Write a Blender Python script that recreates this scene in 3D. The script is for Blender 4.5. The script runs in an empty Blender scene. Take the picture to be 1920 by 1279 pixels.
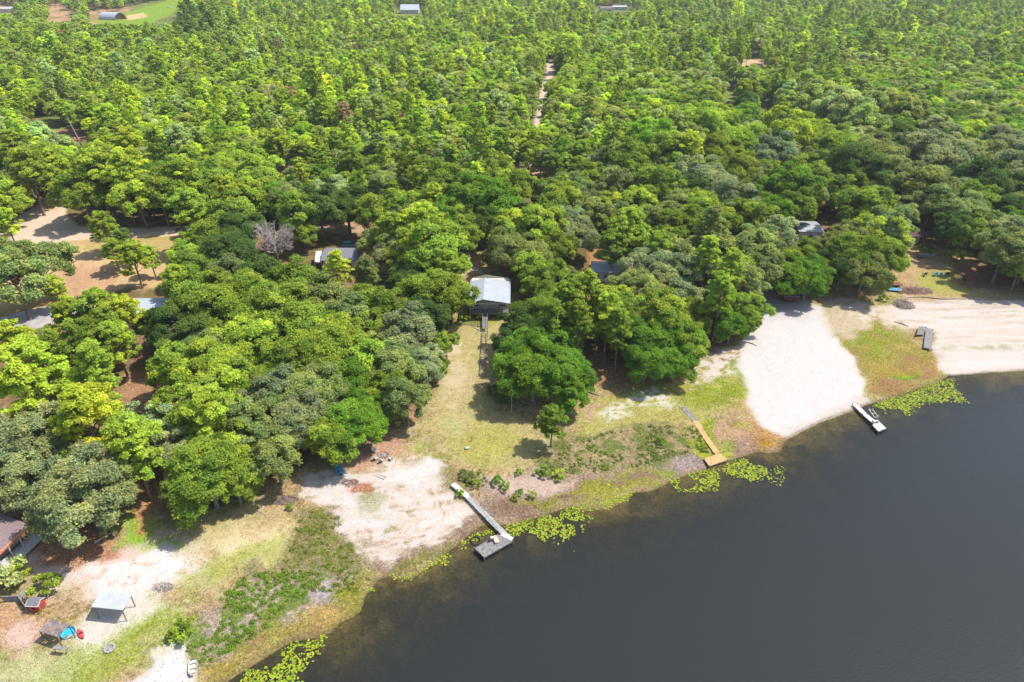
import bpy, math, random
import numpy as np
from mathutils import Vector, Matrix
R_ = math.radians
random.seed(7); rng = np.random.default_rng(7)
scn = bpy.context.scene
# ------------------------------------------------------------ camera
H = 85.0; PITCH = R_(31.2); F = 1280.0; CX, CY = 960.0, 639.5
cam = bpy.data.objects.new('camera', bpy.data.cameras.new('camera'))
scn.collection.objects.link(cam)
cam.data.sensor_width = 36; cam.data.lens = 24
cam.data.clip_start = 1; cam.data.clip_end = 12000
cam.location = (0, 0, H); cam.rotation_euler = (math.pi/2 - PITCH, 0, 0)
scn.camera = cam
# ------------------------------------------------------------ world, sun
SUN_EL = R_(58); SX, SY = 1.0, 0.22
w = bpy.data.worlds.new('World'); scn.world = w; w.use_nodes = True
nt = w.node_tree; bg = nt.nodes['Background']
sky = nt.nodes.new('ShaderNodeTexSky'); sky.sky_type = 'NISHITA'; sky.sun_disc = False
sky.sun_elevation = SUN_EL; sky.sun_rotation = math.atan2(SX, SY); sky.air_density = 1.0; sky.dust_density = 1.5
nt.links.new(sky.outputs[0], bg.inputs[0]); bg.inputs[1].default_value = 0.15
sl = bpy.data.lights.new('sun', 'SUN'); sl.energy = 4.2; sl.angle = R_(0.55); sl.color = (1, 0.955, 0.89)
so = bpy.data.objects.new('sun', sl); scn.collection.objects.link(so)
hn = math.hypot(SX, SY)
sdir = Vector((SX/hn*math.cos(SUN_EL), SY/hn*math.cos(SUN_EL), math.sin(SUN_EL)))
so.rotation_euler = sdir.to_track_quat('Z', 'Y').to_euler(); so.location = (200, 60, 300)
scn.view_settings.view_transform = 'Standard'; scn.view_settings.look = 'None'
scn.view_settings.gamma = 1; scn.view_settings.use_curve_mapping = False
scn.view_settings.exposure = 0.78
scn.render.engine = 'CYCLES'
COL = scn.collection
# ------------------------------------------------------------ pixel <-> world
sp, cp = math.sin(PITCH), math.cos(PITCH)
def ray(px, py):
    u = (px-CX)/F; v = (py-CY)/F
    return (u, cp - v*sp, -sp - v*cp)
def W(px, py, z=0.0):
    d = ray(px, py); t = (z-H)/d[2]
    return (d[0]*t, d[1]*t, z)
def depth_of(x, y, z): return y*cp + (H-z)*sp
def proj(x, y, z):
    d = depth_of(x, y, z); up = y*sp - (H-z)*cp
    return CX + F*x/d, CY - F*up/d
# ------------------------------------------------------------ numpy noise / sdf
def vnoise(x, y, seed=0):
    ix = np.floor(x).astype(np.int64); iy = np.floor(y).astype(np.int64)
    fx = x-ix; fy = y-iy; fx = fx*fx*(3-2*fx); fy = fy*fy*(3-2*fy)
    def h(a, b):
        n = (a*374761393 + b*668265263 + seed*974634777) & 0xffffffff
        n = ((n ^ (n >> 13))*1274126177) & 0xffffffff
        n = (n ^ (n >> 16)) & 0xffff
        return n/65535.0
    a = h(ix, iy); b = h(ix+1, iy); c = h(ix, iy+1); d = h(ix+1, iy+1)
    return (a*(1-fx)+b*fx)*(1-fy) + (c*(1-fx)+d*fx)*fy
def fbm(x, y, o=4, seed=0):
    s = 0; a = .5; t = 0
    for k in range(o):
        s = s + a*vnoise(x*2**k+17.3*k, y*2**k-9.1*k, seed+k); t += a; a *= .55
    return s/t
def sst(a, b, x):
    t = np.clip((x-a)/(b-a), 0, 1); return t*t*(3-2*t)
def sdf(poly, X, Y):
    n = len(poly); D = np.full(X.shape, 1e18); ins = np.zeros(X.shape, bool)
    for i in range(n):
        ax, ay = poly[i]; bx, by = poly[(i+1) % n]
        ex, ey = bx-ax, by-ay; L = ex*ex+ey*ey + 1e-9
        t = np.clip(((X-ax)*ex+(Y-ay)*ey)/L, 0, 1)
        D = np.minimum(D, (X-ax-t*ex)**2+(Y-ay-t*ey)**2)
        c = (ay > Y) != (by > Y)
        if ey != 0: ins ^= c & (X < ex*(Y-ay)/ey+ax)
    D = np.sqrt(D); return np.where(ins, D, -D)
# ------------------------------------------------------------ shoreline
SHORE_PX = [(250,1400),(380,1300),(425,1279),(464,1254),(505,1229),(548,1203),(588,1196),(619,1187),(638,1167),(660,1158),(677,1145),
 (683,1122),(708,1088),(728,1080),(750,1088),(773,1086),(801,1066),(840,1034),(857,1022),(887,995),(905,984),(937,984),(967,983),
 (987,975),(1020,967),(1053,955),(1075,950),(1100,958),(1140,955),(1170,940),(1188,924),(1222,921),(1240,912),(1262,900),(1290,890),(1330,880),(1363,866),
 (1421,847),(1445,849),(1463,846),(1470,828),(1510,806),(1540,792),(1580,777),(1607,767),(1627,759),(1659,749),(1708,733),(1754,719),
 (1778,705),(1850,699),(1920,695),(2050,690),(2300,680)]
LAKE = [(-700,-600),(-160,-60),(-90,5)] + [W(x, y, 0)[:2] for x, y in SHORE_PX]
LAKE += [(420, LAKE[-1][1]+25), (1500, LAKE[-1][1]-60), (1500,-600)]
def height(X, Y):
    d = -sdf(LAKE, X, Y)           # + on land
    n = fbm(X*.03, Y*.03, 3, 5)-.5
    land = 1.7*(1-np.exp(-np.maximum(d, 0)/22)) + np.maximum(d, 0)*.006*np.clip((420-d)/420, 0, 1)
    land = land + np.clip(d/15, 0, 1)*n*.9 + np.clip(d, 0, 1)*.03
    bed = -np.minimum(5, .035*np.maximum(-d, 0)+.010*np.maximum(-d, 0)**1.7)
    return np.where(d > 0, land, bed), d
def gz(x, y):
    h, _ = height(np.array([float(x)]), np.array([float(y)])); return max(float(h[0]), 0.0)
def G(px, py):
    z = 1.0
    for _ in range(3):
        p = W(px, py, z); z = gz(p[0], p[1])
    return W(px, py, z)
# ------------------------------------------------------------ helpers: materials
def lin(c):
    return tuple((v/255/12.92 if v/255 <= .04045 else ((v/255+.055)/1.055)**2.4) for v in c)
MATS = {}
def mat(name, col, rough=.8, scale=3.0, amt=.25, bump=0.0, metal=0.0, spec=.3, stretch=(1,1,1), col2=None):
    if name in MATS: return MATS[name]
    m = bpy.data.materials.new(name); m.use_nodes = True; n = m.node_tree.nodes; l = m.node_tree.links
    b = n['Principled BSDF']; b.inputs['Roughness'].default_value = rough; b.inputs['Metallic'].default_value = metal
    b.inputs['Specular IOR Level'].default_value = spec
    tc = n.new('ShaderNodeTexCoord'); mp = n.new('ShaderNodeMapping'); mp.inputs['Scale'].default_value = stretch
    l.new(tc.outputs['Object'], mp.inputs['Vector'])
    no = n.new('ShaderNodeTexNoise'); no.inputs['Scale'].default_value = scale; no.inputs['Detail'].default_value = 5
    l.new(mp.outputs[0], no.inputs['Vector'])
    rp = n.new('ShaderNodeValToRGB'); rp.color_ramp.elements[0].position = .3; rp.color_ramp.elements[1].position = .7
    c2 = col2 or tuple(max(0, v*(1-amt*1.6)) for v in col)
    rp.color_ramp.elements[0].color = (*c2, 1); rp.color_ramp.elements[1].color = (*[min(1, v*(1+amt*.4)) for v in col], 1)
    l.new(no.outputs[0], rp.inputs[0]); l.new(rp.outputs[0], b.inputs['Base Color'])
    if bump:
        bp = n.new('ShaderNodeBump'); bp.inputs['Strength'].default_value = bump; bp.inputs['Distance'].default_value = .05
        l.new(no.outputs[0], bp.inputs['Height']); l.new(bp.outputs[0], b.inputs['Normal'])
    MATS[name] = m; return m
M_grey = mat('weathered_wood', (.25,.235,.225), .9, 2.5, .35, .3, stretch=(1,1,1))
M_dkgrey = mat('dark_weathered_wood', (.20,.18,.16), .9, 3, .4, .3)
M_newwood = mat('new_pine_boards', (.50,.32,.14), .8, 2.0, .2, .2)
M_white = mat('white_paint', (.46,.455,.44), .6, 3, .08)
M_whitewood = mat('bleached_boards', (.33,.32,.305), .85, 2.2, .2, .2)
M_metal = mat('galvanised_roof', (.36,.375,.375), .55, .7, .10, 0, .0, .5)
M_whitemetal = mat('white_metal_roof', (.35,.375,.395), .5, .8, .08, 0, 0, .5)
M_brownroof = mat('brown_shingles', (.20,.155,.16), .95, 5, .3, .4)
M_greyroof = mat('grey_shingles', (.19,.18,.20), .95, 5, .3, .4)
M_purpleroof = mat('faded_brown_shingles', (.20,.145,.15), .95, 4, .2, .4)
M_red = mat('red_painted_boards', (.50,.06,.05), .7, 3, .2)
M_redwood = mat('rust_red_wood', (.22,.07,.05), .8, 3, .3)
M_orangered = mat('orange_fascia', (.62,.22,.12), .7, 3, .2)
M_siding = mat('beige_siding', (.50,.46,.38), .8, 2, .15)
M_dark = mat('dark_interior', (.03,.03,.035), .7, 3, .2)
M_glass = mat('window_glass', (.04,.05,.06), .12, 2, .1, spec=.6)
M_black = mat('black_rubber', (.03,.03,.03), .7, 3, .2)
M_blue = mat('blue_plastic', (.02,.35,.62), .45, 2, .1)
M_cyan = mat('turquoise_plastic', (.06,.36,.52), .5, 2, .1)
M_navy = mat('dark_blue_cover', (.03,.08,.16), .6, 3, .3)
M_tarp = mat('blue_tarp', (.06,.28,.45), .6, 4, .35, .4)
M_kayak = mat('red_plastic', (.5,.07,.07), .4, 2, .1)
M_brick = mat('fire_brick', (.42,.22,.17), .9, 5, .3, .3)
M_stone = mat('grey_stone', (.36,.33,.31), .9, 4, .3, .4)
M_ash = mat('ash', (.25,.23,.23), 1, 4, .4, .5)
M_bark = mat('bark', (.20,.165,.135), .95, 2, .35, .5)
M_pinebark = mat('pine_bark', (.25,.17,.13), .95, 2, .35, .5)
M_deadbark = mat('bleached_bark', (.40,.35,.32), .9, 2, .2, .3)
M_concrete = mat('pale_concrete', (.33,.305,.28), .9, .6, .15, .1)
M_alu = mat('aluminium', (.55,.56,.54), .4, 2, .12, 0, .3)
M_olive = mat('olive_boat_paint', (.45,.46,.36), .6, 2, .15)
M_brush = mat('dead_branches', (.30,.19,.15), .95, 3, .4)
M_carwhite = mat('white_car_paint', (.75,.76,.78), .25, 1, .03, spec=.5)
M_carblack = mat('black_car_paint', (.03,.032,.036), .25, 1, .1, spec=.5)
M_cargreen = mat('teal_car_paint', (.12,.24,.26), .3, 1, .1, spec=.5)
M_sandpile = mat('ash_sand', (.45,.40,.37), 1, 3, .3, .3)
# leaf material: tint per tree (custom property or instance attribute) x clump tone
def leafmat(name, trans=.45):
    m = bpy.data.materials.new(name); m.use_nodes = True; n = m.node_tree.nodes; l = m.node_tree.links; n.clear()
    out = n.new('ShaderNodeOutputMaterial')
    at = n.new('ShaderNodeAttribute'); at.attribute_type = 'INSTANCER'; at.attribute_name = 'tint'
    av = n.new('ShaderNodeAttribute'); av.attribute_name = 'tone'
    mx = n.new('ShaderNodeMix'); mx.data_type = 'RGBA'; mx.blend_type = 'MULTIPLY'; mx.inputs[0].default_value = 1
    l.new(at.outputs['Color'], mx.inputs[6]); l.new(av.outputs['Color'], mx.inputs[7])
    d = n.new('ShaderNodeBsdfDiffuse'); t = n.new('ShaderNodeBsdfTranslucent'); s = n.new('ShaderNodeMixShader'); s.inputs[0].default_value = trans
    l.new(mx.outputs[2], d.inputs[0]); l.new(mx.outputs[2], t.inputs[0])
    l.new(d.outputs[0], s.inputs[1]); l.new(t.outputs[0], s.inputs[2]); l.new(s.outputs[0], out.inputs[0])
    return m
M_leaf = leafmat('foliage')
def colmat(name, rough=.95, trans=False, fine=1.0, bump=.0):
    m = bpy.data.materials.new(name); m.use_nodes = True; n = m.node_tree.nodes; l = m.node_tree.links
    b = n['Principled BSDF']; b.inputs['Roughness'].default_value = rough; b.inputs['Specular IOR Level'].default_value = .15
    at = n.new('ShaderNodeAttribute'); at.attribute_name = 'Col'
    if fine:
        tc = n.new('ShaderNodeTexCoord')
        n1 = n.new('ShaderNodeTexNoise'); n1.inputs['Scale'].default_value = 1.9; n1.inputs['Detail'].default_value = 7; n1.inputs['Roughness'].default_value = .72
        n2 = n.new('ShaderNodeTexNoise'); n2.inputs['Scale'].default_value = .23; n2.inputs['Detail'].default_value = 4
        l.new(tc.outputs['Object'], n1.inputs[0]); l.new(tc.outputs['Object'], n2.inputs[0])
        a = n.new('ShaderNodeMapRange'); a.inputs[1].default_value = .32; a.inputs[2].default_value = .68; a.inputs[3].default_value = 1-.46*fine; a.inputs[4].default_value = 1+.30*fine
        c = n.new('ShaderNodeMapRange'); c.inputs[1].default_value = .3; c.inputs[2].default_value = .7; c.inputs[3].default_value = .88; c.inputs[4].default_value = 1.08
        l.new(n1.outputs[0], a.inputs[0]); l.new(n2.outputs[0], c.inputs[0])
        mu = n.new('ShaderNodeMath'); mu.operation = 'MULTIPLY'; l.new(a.outputs[0], mu.inputs[0]); l.new(c.outputs[0], mu.inputs[1])
        n3 = n.new('ShaderNodeTexNoise'); n3.inputs['Scale'].default_value = 3.4; n3.inputs['Detail'].default_value = 3; n3.inputs['Roughness'].default_value = .6; l.new(tc.outputs['Object'], n3.inputs[0])
        r3 = n.new('ShaderNodeValToRGB'); el = r3.color_ramp.elements; el[0].position = .38; el[0].color = (.60,)*3+(1,); el[1].position = .46; el[1].color = (.95,)*3+(1,)
        e3 = el.new(.56); e3.color = (1.0,)*3+(1,); e4 = el.new(.63); e4.color = (1.0,)*3+(1,)
        l.new(n3.outputs[0], r3.inputs[0]); mr3 = n.new('ShaderNodeMapRange'); mr3.inputs[1].default_value = .57; mr3.inputs[2].default_value = .64; mr3.inputs[3].default_value = 1; mr3.inputs[4].default_value = 1.45; l.new(n3.outputs[0], mr3.inputs[0])
        mu3 = n.new('ShaderNodeMath'); mu3.operation = 'MULTIPLY'; l.new(r3.outputs[0], mu3.inputs[0]); l.new(mr3.outputs[0], mu3.inputs[1])
        mu4 = n.new('ShaderNodeMath'); mu4.operation = 'MULTIPLY'; l.new(mu.outputs[0], mu4.inputs[0]); l.new(mu3.outputs[0], mu4.inputs[1]); mu = mu4
        # pale surfaces (sand) carry less grain: blend the factor by brightness
        sp_ = n.new('ShaderNodeMix'); sp_.data_type = 'FLOAT'
        rg = n.new('ShaderNodeRGBToBW'); l.new(at.outputs['Color'], rg.inputs[0])
        mr = n.new('ShaderNodeMapRange'); mr.inputs[1].default_value = .20; mr.inputs[2].default_value = .31; mr.inputs[3].default_value = 0; mr.inputs[4].default_value = .90
        l.new(rg.outputs[0], mr.inputs[0]); l.new(mr.outputs[0], sp_.inputs[0]); l.new(mu.outputs[0], sp_.inputs[2]); sp_.inputs[3].default_value = 1
        vm = n.new('ShaderNodeVectorMath'); vm.operation = 'SCALE'; l.new(at.outputs['Color'], vm.inputs[0]); l.new(sp_.outputs[0], vm.inputs['Scale'])
        l.new(vm.outputs[0], b.inputs['Base Color'])
        if bump:
            bp = n.new('ShaderNodeBump'); bp.inputs['Strength'].default_value = bump; bp.inputs['Distance'].default_value = .12
            l.new(n1.outputs[0], bp.inputs['Height']); l.new(bp.outputs[0], b.inputs['Normal'])
    else: l.new(at.outputs['Color'], b.inputs['Base Color'])
    return m
M_ground = colmat('ground', bump=.5); M_tuft = colmat('tufts', fine=0); M_pad = colmat('lily_pad', rough=.6, fine=0)
# ------------------------------------------------------------ helpers: objects
def meta(o, label=None, cat=None, group=None, kind=None):
    if label: o['label'] = label
    if cat: o['category'] = cat
    if group: o['group'] = group
    if kind: o['kind'] = kind
    return o
def link(o, parent=None):
    COL.objects.link(o)
    if parent: o.parent = parent
    return o
def empty(name, loc, rz=0, label=None, cat=None, group=None):
    o = bpy.data.objects.new(name, None); o.empty_display_size = .5
    COL.objects.link(o); o.location = loc; o.rotation_euler = (0, 0, rz); return meta(o, label, cat, group)
def npmesh(name, V, Fq, m, cols=None, attr='Col', smooth=False):
    me = bpy.data.meshes.new(name); V = np.asarray(V, np.float32); Fq = np.asarray(Fq, np.int32)
    k = Fq.shape[1]; me.vertices.add(len(V)); me.vertices.foreach_set('co', V.ravel())
    me.loops.add(Fq.size); me.loops.foreach_set('vertex_index', Fq.ravel())
    me.polygons.add(len(Fq)); me.polygons.foreach_set('loop_start', np.arange(0, Fq.size, k, dtype=np.int32))
    me.polygons.foreach_set('loop_total', np.full(len(Fq), k, np.int32))
    if smooth: me.polygons.foreach_set('use_smooth', np.ones(len(Fq), bool))
    me.update(calc_edges=True)
    if cols is not None:
        a = me.attributes.new(attr, 'FLOAT_COLOR', 'POINT'); c = np.ones((len(V), 4), np.float32); c[:, :3] = cols
        a.data.foreach_set('color', c.ravel())
    if m: me.materials.append(m)
    return me
class MB:
    def __init__(s): s.v = []; s.f = []
    def add(s, vs, fs):
        n = len(s.v); s.v += [tuple(v) for v in vs]; s.f += [tuple(i+n for i in f) for f in fs]; return s
    def box(s, x0, x1, y0, y1, z0, z1):
        return s.add([(x0,y0,z0),(x1,y0,z0),(x1,y1,z0),(x0,y1,z0),(x0,y0,z1),(x1,y0,z1),(x1,y1,z1),(x0,y1,z1)],
              [(0,3,2,1),(4,5,6,7),(0,1,5,4),(1,2,6,5),(2,3,7,6),(3,0,4,7)])
    def hexa(s, p):   # 8 points, bottom 4 then top 4
        return s.add(p, [(0,3,2,1),(4,5,6,7),(0,1,5,4),(1,2,6,5),(2,3,7,6),(3,0,4,7)])
    def beam(s, a, b, w, h=None):
        h = h or w; a = Vector(a); b = Vector(b); d = (b-a).normalized()
        up = Vector((0,0,1)) if abs(d.z) < .95 else Vector((0,1,0))
        r = d.cross(up).normalized(); u = r.cross(d).normalized()
        c = [(-1,-1),(1,-1),(1,1),(-1,1)]
        vs = [p + r*(i*w/2)+u*(j*h/2) for p in (a, b) for i, j in c]
        return s.add(vs, [(0,1,2,3),(7,6,5,4),(0,4,5,1),(1,5,6,2),(2,6,7,3),(3,7,4,0)])
    def tube(s, pts, rad, n=7):
        pts = [Vector(p) for p in pts]; rings = []; base = len(s.v)
        for i, p in enumerate(pts):
            d = (pts[min(i+1, len(pts)-1)]-pts[max(i-1, 0)]).normalized()
            up = Vector((0,0,1)) if abs(d.z) < .9 else Vector((1,0,0))
            r = d.cross(up).normalized(); u = r.cross(d)
            for k in range(n):
                a = 2*math.pi*k/n; s.v.append(tuple(p+(r*math.cos(a)+u*math.sin(a))*rad[i]))
        for i in range(len(pts)-1):
            for k in range(n):
                a = base+i*n+k; b = base+i*n+(k+1) % n; s.f.append((a, b, b+n, a+n))
        s.f.append(tuple(base+k for k in range(n))[::-1]); s.f.append(tuple(base+(len(pts)-1)*n+k for k in range(n)))
        return s
    def lathe(s, prof, n=16, c=(0,0,0), sx=1, sy=1):
        base = len(s.v)
        for r, z in prof:
            for k in range(n):
                a = 2*math.pi*k/n; s.v.append((c[0]+r*math.cos(a)*sx, c[1]+r*math.sin(a)*sy, c[2]+z))
        for i in range(len(prof)-1):
            for k in range(n):
                a = base+i*n+k; b = base+i*n+(k+1) % n; s.f.append((a, b, b+n, a+n))
        s.f.append(tuple(base+k for k in range(n))[::-1]); s.f.append(tuple(base+(len(prof)-1)*n+k for k in range(n))); return s
    def slab(s, q, th):  # quad of 4 3d points (top), thickness down
        q = [Vector(p) for p in q]; nrm = (q[1]-q[0]).cross(q[3]-q[0]).normalized()
        if nrm.z < 0: q = [q[0], q[3], q[2], q[1]]; nrm = -nrm
        return s.hexa([p-nrm*th for p in q]+q)
    def build(s, name, m, parent=None, label=None, smooth=False, bevel=0):
        me = bpy.data.meshes.new(name); me.from_pydata(s.v, [], s.f); me.update()
        if m: me.materials.append(m)
        if smooth:
            for p in me.polygons: p.use_smooth = True
        o = bpy.data.objects.new(name, me); link(o, parent)
        if label: o['label'] = label
        if bevel:
            b = o.modifiers.new('b', 'BEVEL'); b.width = bevel; b.segments = 2; b.limit_method = 'ANGLE'
        return o
# ------------------------------------------------------------ GROUND
ys = [-62.0]
while ys[-1] < 30: ys.append(ys[-1]+1.5)
while ys[-1] < 215: ys.append(ys[-1]*1.0034+.02)
while ys[-1] < 1300: ys.append(ys[-1]*1.009)
while ys[-1] < 6000: ys.append(ys[-1]*1.05)
ss = list(np.linspace(-.82, .82, 900)); e = [.82*1.12**k for k in range(1, 16)]
ss = np.array([-v for v in e[::-1]]+ss+e); ys = np.array(ys)
SS, YY = np.meshgrid(ss, ys); XX = SS*(YY+72.0)
gx = XX.ravel(); gy = YY.ravel(); HT, DD = height(gx, gy)
rel = np.clip(DD/2.0, 0, 1)
HT = HT + rel*(fbm(gx*.8, gy*.8, 3, 91)-.5)*.12
print('ground verts', len(gx))
GC = np.zeros((len(gx), 3))
wx = gx + (fbm(gx*.22, gy*.22, 4, 1)-.5)*7; wy = gy + (fbm(gx*.22, gy*.22, 4, 2)-.5)*7
N1 = fbm(gx*.45, gy*.45, 5, 11); N2 = fbm(gx*1.3, gy*1.3, 4, 12); N3 = fbm(gx*.09, gy*.09, 3, 13)
KA = .47
def L(c): return np.array(lin(c))*KA
def mixc(idx, c, m): GC[idx] = GC[idx]*(1-m[:, None]) + np.asarray(c)*m[:, None]
GC[:] = L((152,124,94)); al = np.arange(len(gx)); mixc(al, L((122,150,70)), sst(190, 300, gy)*.92)
mixc(al, L((118,112,58)), sst(.45, .6, N3)*.7); mixc(al, L((185,150,118)), sst(.56, .7, N1)*.6)
def paint(px, col, soft=3.0, amt=1.0, sp=None, wob=1.0, pts=None):
    """px: list of photo points of a patch of ground; soft: metres of blend; sp=(scale,threshold) breaks it into specks"""
    P = pts or [G(x, y)[:2] for x, y in px]
    xs = [p[0] for p in P]; yy = [p[1] for p in P]; mg = soft+5
    i = np.nonzero((gx > min(xs)-mg) & (gx < max(xs)+mg) & (gy > min(yy)-mg) & (gy < max(yy)+mg))[0]
    if not len(i): return
    X = gx[i]*(1-wob)+wx[i]*wob; Y = gy[i]*(1-wob)+wy[i]*wob
    m = sst(-soft/2, soft/2, sdf(P, X, Y))*amt
    if sp:
        q = fbm(gx[i]*sp[0], gy[i]*sp[0]*1.3, 4, int(sp[0]*100)+int(abs(xs[0]))); m = m*sst(sp[1]-.06, sp[1]+.06, q)
    mixc(i, L(col), m)
def blob(cx, cy, rx, ry, col, **k):
    paint([(cx+rx*math.cos(a), cy+ry*math.sin(a)) for a in np.linspace(0, 2*math.pi, 10)[:-1]], col, **k)
# open ground by the lake
OPEN = [(-60,1010),(60,1030),(190,1010),(255,880),(300,905),(300,1000),(450,930),(560,880),(640,845),(720,800),(800,740),(830,640),(850,590),(868,470),(960,480),(965,590),(930,700),(1090,730),(1290,680),(1385,640),(1400,560),(1480,560),(1560,530),(1660,540),(1690,455),(1790,470),(1940,560),(2300,600),(2300,700),(1780,720),(1470,840),(1000,1000),(700,1110),(420,1300),(-60,1400)]
paint(OPEN, (186,172,118), soft=6)
paint(OPEN, (160,165,82), soft=6, amt=.75, sp=(.16, .52)); paint(OPEN, (206,188,150), soft=6, amt=.7, sp=(.5, .56)); paint(OPEN, (198,160,128), soft=6, amt=.6, sp=(.11, .55))
paint(OPEN, (146,130,82), soft=6, amt=.6, sp=(1.5, .58))
# left part of the shore
paint([(40,1035),(130,1025),(250,1000),(330,1010),(370,1030),(350,1095),(290,1115),(160,1110),(60,1075)], (226,206,190), soft=5)
paint([(120,1050),(360,1030),(350,1090),(290,1120),(240,1140),(160,1100)], (246,240,234), soft=4, amt=.95, sp=(.6, .38))
paint([(60,1000),(200,1000),(240,1015),(230,1045),(90,1050)], (196,140,104), soft=4, amt=.9)
paint([(0,1150),(60,1145),(100,1180),(60,1220),(0,1220)], (206,164,130), soft=4)
paint([(10,1190),(60,1160),(90,1180),(40,1230)], (216,190,176), soft=3, amt=.8)
paint([(130,1200),(180,1150),(270,1110),(300,1150),(230,1190),(150,1240),(120,1230)], (240,230,218), soft=4, amt=.95)
paint([(0,1240),(140,1230),(180,1279),(180,1340),(0,1340)], (196,196,148), soft=5, amt=.8)
paint([(100,1250),(200,1200),(290,1140),(330,1150),(290,1190),(210,1240),(150,1300),(60,1330)], (160,174,70), soft=5, amt=.85)
paint([(210,1300),(250,1255),(290,1220),(330,1215),(355,1235),(362,1300),(300,1350)], (238,232,228), soft=3)
paint([(270,1215),(300,1180),(330,1190),(330,1215),(300,1240)], (226,220,205), soft=3, amt=.8, sp=(1.0, .45))
blob(345, 1183, 42, 26, (112,176,56), soft=3, amt=.95)
blob(395, 1240, 42, 38, (188,160,30), soft=5, amt=.95); blob(420, 1195, 50, 30, (146,160,36), soft=5, amt=.8)
blob(246, 992, 32, 28, (142,190,50), soft=4, amt=.9); blob(300, 1025, 35, 14, (160,184,64), soft=3, amt=.8)
blob(445, 1010, 95, 50, (216,198,152), soft=8, amt=.7); blob(460, 1030, 60, 28, (232,216,176), soft=4, amt=.8, sp=(.7, .42))
paint([(330,1080),(420,1040),(520,1010),(540,1040),(430,1080),(350,1110)], (176,182,96), soft=4, amt=.8)
paint([(560,945),(640,960),(680,1010),(690,1062),(620,1090),(540,1080),(500,1075),(540,1020)], (146,134,94), soft=3, amt=.9)
paint([(560,960),(640,960),(680,1020),(620,1080),(540,1070)], (112,124,48), soft=3, amt=.8, sp=(.9, .5))
paint([(380,1150),(470,1080),(600,1070),(690,1080),(660,1130),(560,1180),(460,1240),(360,1260),(350,1200)], (176,160,146), soft=4, amt=.85)
paint([(380,1150),(470,1080),(600,1070),(690,1080),(660,1130),(560,1180),(460,1240),(360,1260),(350,1200)], (112,136,44), soft=4, amt=.85, sp=(.35, .5))
blob(620, 1108, 32, 14, (176,164,166), soft=3, amt=.9)
paint([(380,1300),(440,1235),(540,1170),(640,1120),(700,1070),(730,1070),(700,1100),(680,1150),(600,1196),(500,1235),(430,1290)], (158,146,70), soft=4, amt=.85)
paint([(420,1240),(520,1180),(620,1140),(660,1140),(600,1190),(500,1230)], (164,132,92), soft=4, amt=.7, sp=(.4, .5))
blob(600, 1150, 34, 16, (196,166,104), soft=3, amt=.7); blob(660, 1125, 30, 16, (142,146,52), soft=3, amt=.8)
# swirled sand
SW = [(560,905),(620,885),(700,880),(760,868),(820,885),(850,915),(872,945),(892,975),(850,1000),(800,1045),(740,1062),(690,1055),(680,1010),(640,965),(590,940)]
paint(SW, (216,202,186), soft=3); c0 = G(775, 945)
i = np.nonzero((abs(gx-c0[0]) < 34) & (abs(gy-c0[1]) < 34))[0]
Psw = [G(x, y)[:2] for x, y in SW]; ms = sst(-1.5, 1.5, sdf(Psw, wx[i], wy[i]))
rx_ = (gx[i]-c0[0]); ry_ = (gy[i]-c0[1])*1.25; rr = np.hypot(rx_, ry_) + (fbm(gx[i]*.1, gy[i]*.1, 3, 44)-.5)*16; th = np.arctan2(ry_, rx_)
st = .45*fbm(rr*1.1+rx_*.25, rx_*.16+ry_*.1, 4, 61)+.55*fbm(rx_*.16+ry_*.10, ry_*1.0-rx_*.35, 5, 62)
mixc(i, L((236,226,218)), ms*sst(.49, .60, st)*.9); mixc(i, L((180,150,124)), ms*sst(.49, .36, st)*.6)
mixc(i, L((146,146,88)), ms*sst(.62, .72, fbm(gx[i]*.3, gy[i]*.3, 3, 71))*.5)
paint([(560,925),(600,890),(660,900),(700,930),(740,965),(720,990),(680,990),(640,960)], (238,230,224), soft=3, amt=.85, sp=(.5, .42))
paint([(735,890),(790,868),(840,880),(800,895),(750,905)], (238,232,226), soft=2.5, amt=.9)
paint([(850,945),(880,935),(892,960),(870,980),(850,970)], (232,232,220), soft=2.5, amt=.8)
blob(678, 918, 30, 22, (182,120,84), soft=3, amt=.85, sp=(.6, .42)); blob(690, 945, 32, 18, (164,160,108), soft=3, amt=.7)
paint([(690,1060),(760,1050),(850,1000),(900,960),(935,985),(860,1015),(800,1060),(760,1082),(710,1084)], (162,134,118), soft=3, amt=.85)
paint([(740,1070),(800,1050),(850,1010),(870,1015),(810,1060),(770,1084)], (130,134,54), soft=2.5, amt=.75)
# between the trees and the swirled sand
paint([(600,880),(690,830),(740,800),(760,860),(700,880)], (206,164,140), soft=3, amt=.9); blob(775, 845, 26, 14, (176,180,104), soft=3, amt=.7)
# lawn of the lake house
paint([(835,640),(860,600),(958,598),(940,690),(905,740),(960,780),(1010,800),(1000,860),(940,880),(860,860),(810,800),(815,700)], (196,182,124), soft=4, amt=.75)
blob(855, 715, 22, 62, (214,196,164), soft=4, amt=.75, sp=(.4, .4)); blob(912, 830, 62, 40, (178,174,82), soft=5, amt=.6)
blob(850, 650, 14, 10, (222,208,184), soft=2.5, amt=.8); blob(845, 800, 16, 20, (184,186,130), soft=3, amt=.7)
blob(905, 600, 48, 12, (168,172,84), soft=2, amt=.7); blob(845, 895, 30, 18, (150,140,86), soft=3, amt=.8)
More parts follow.
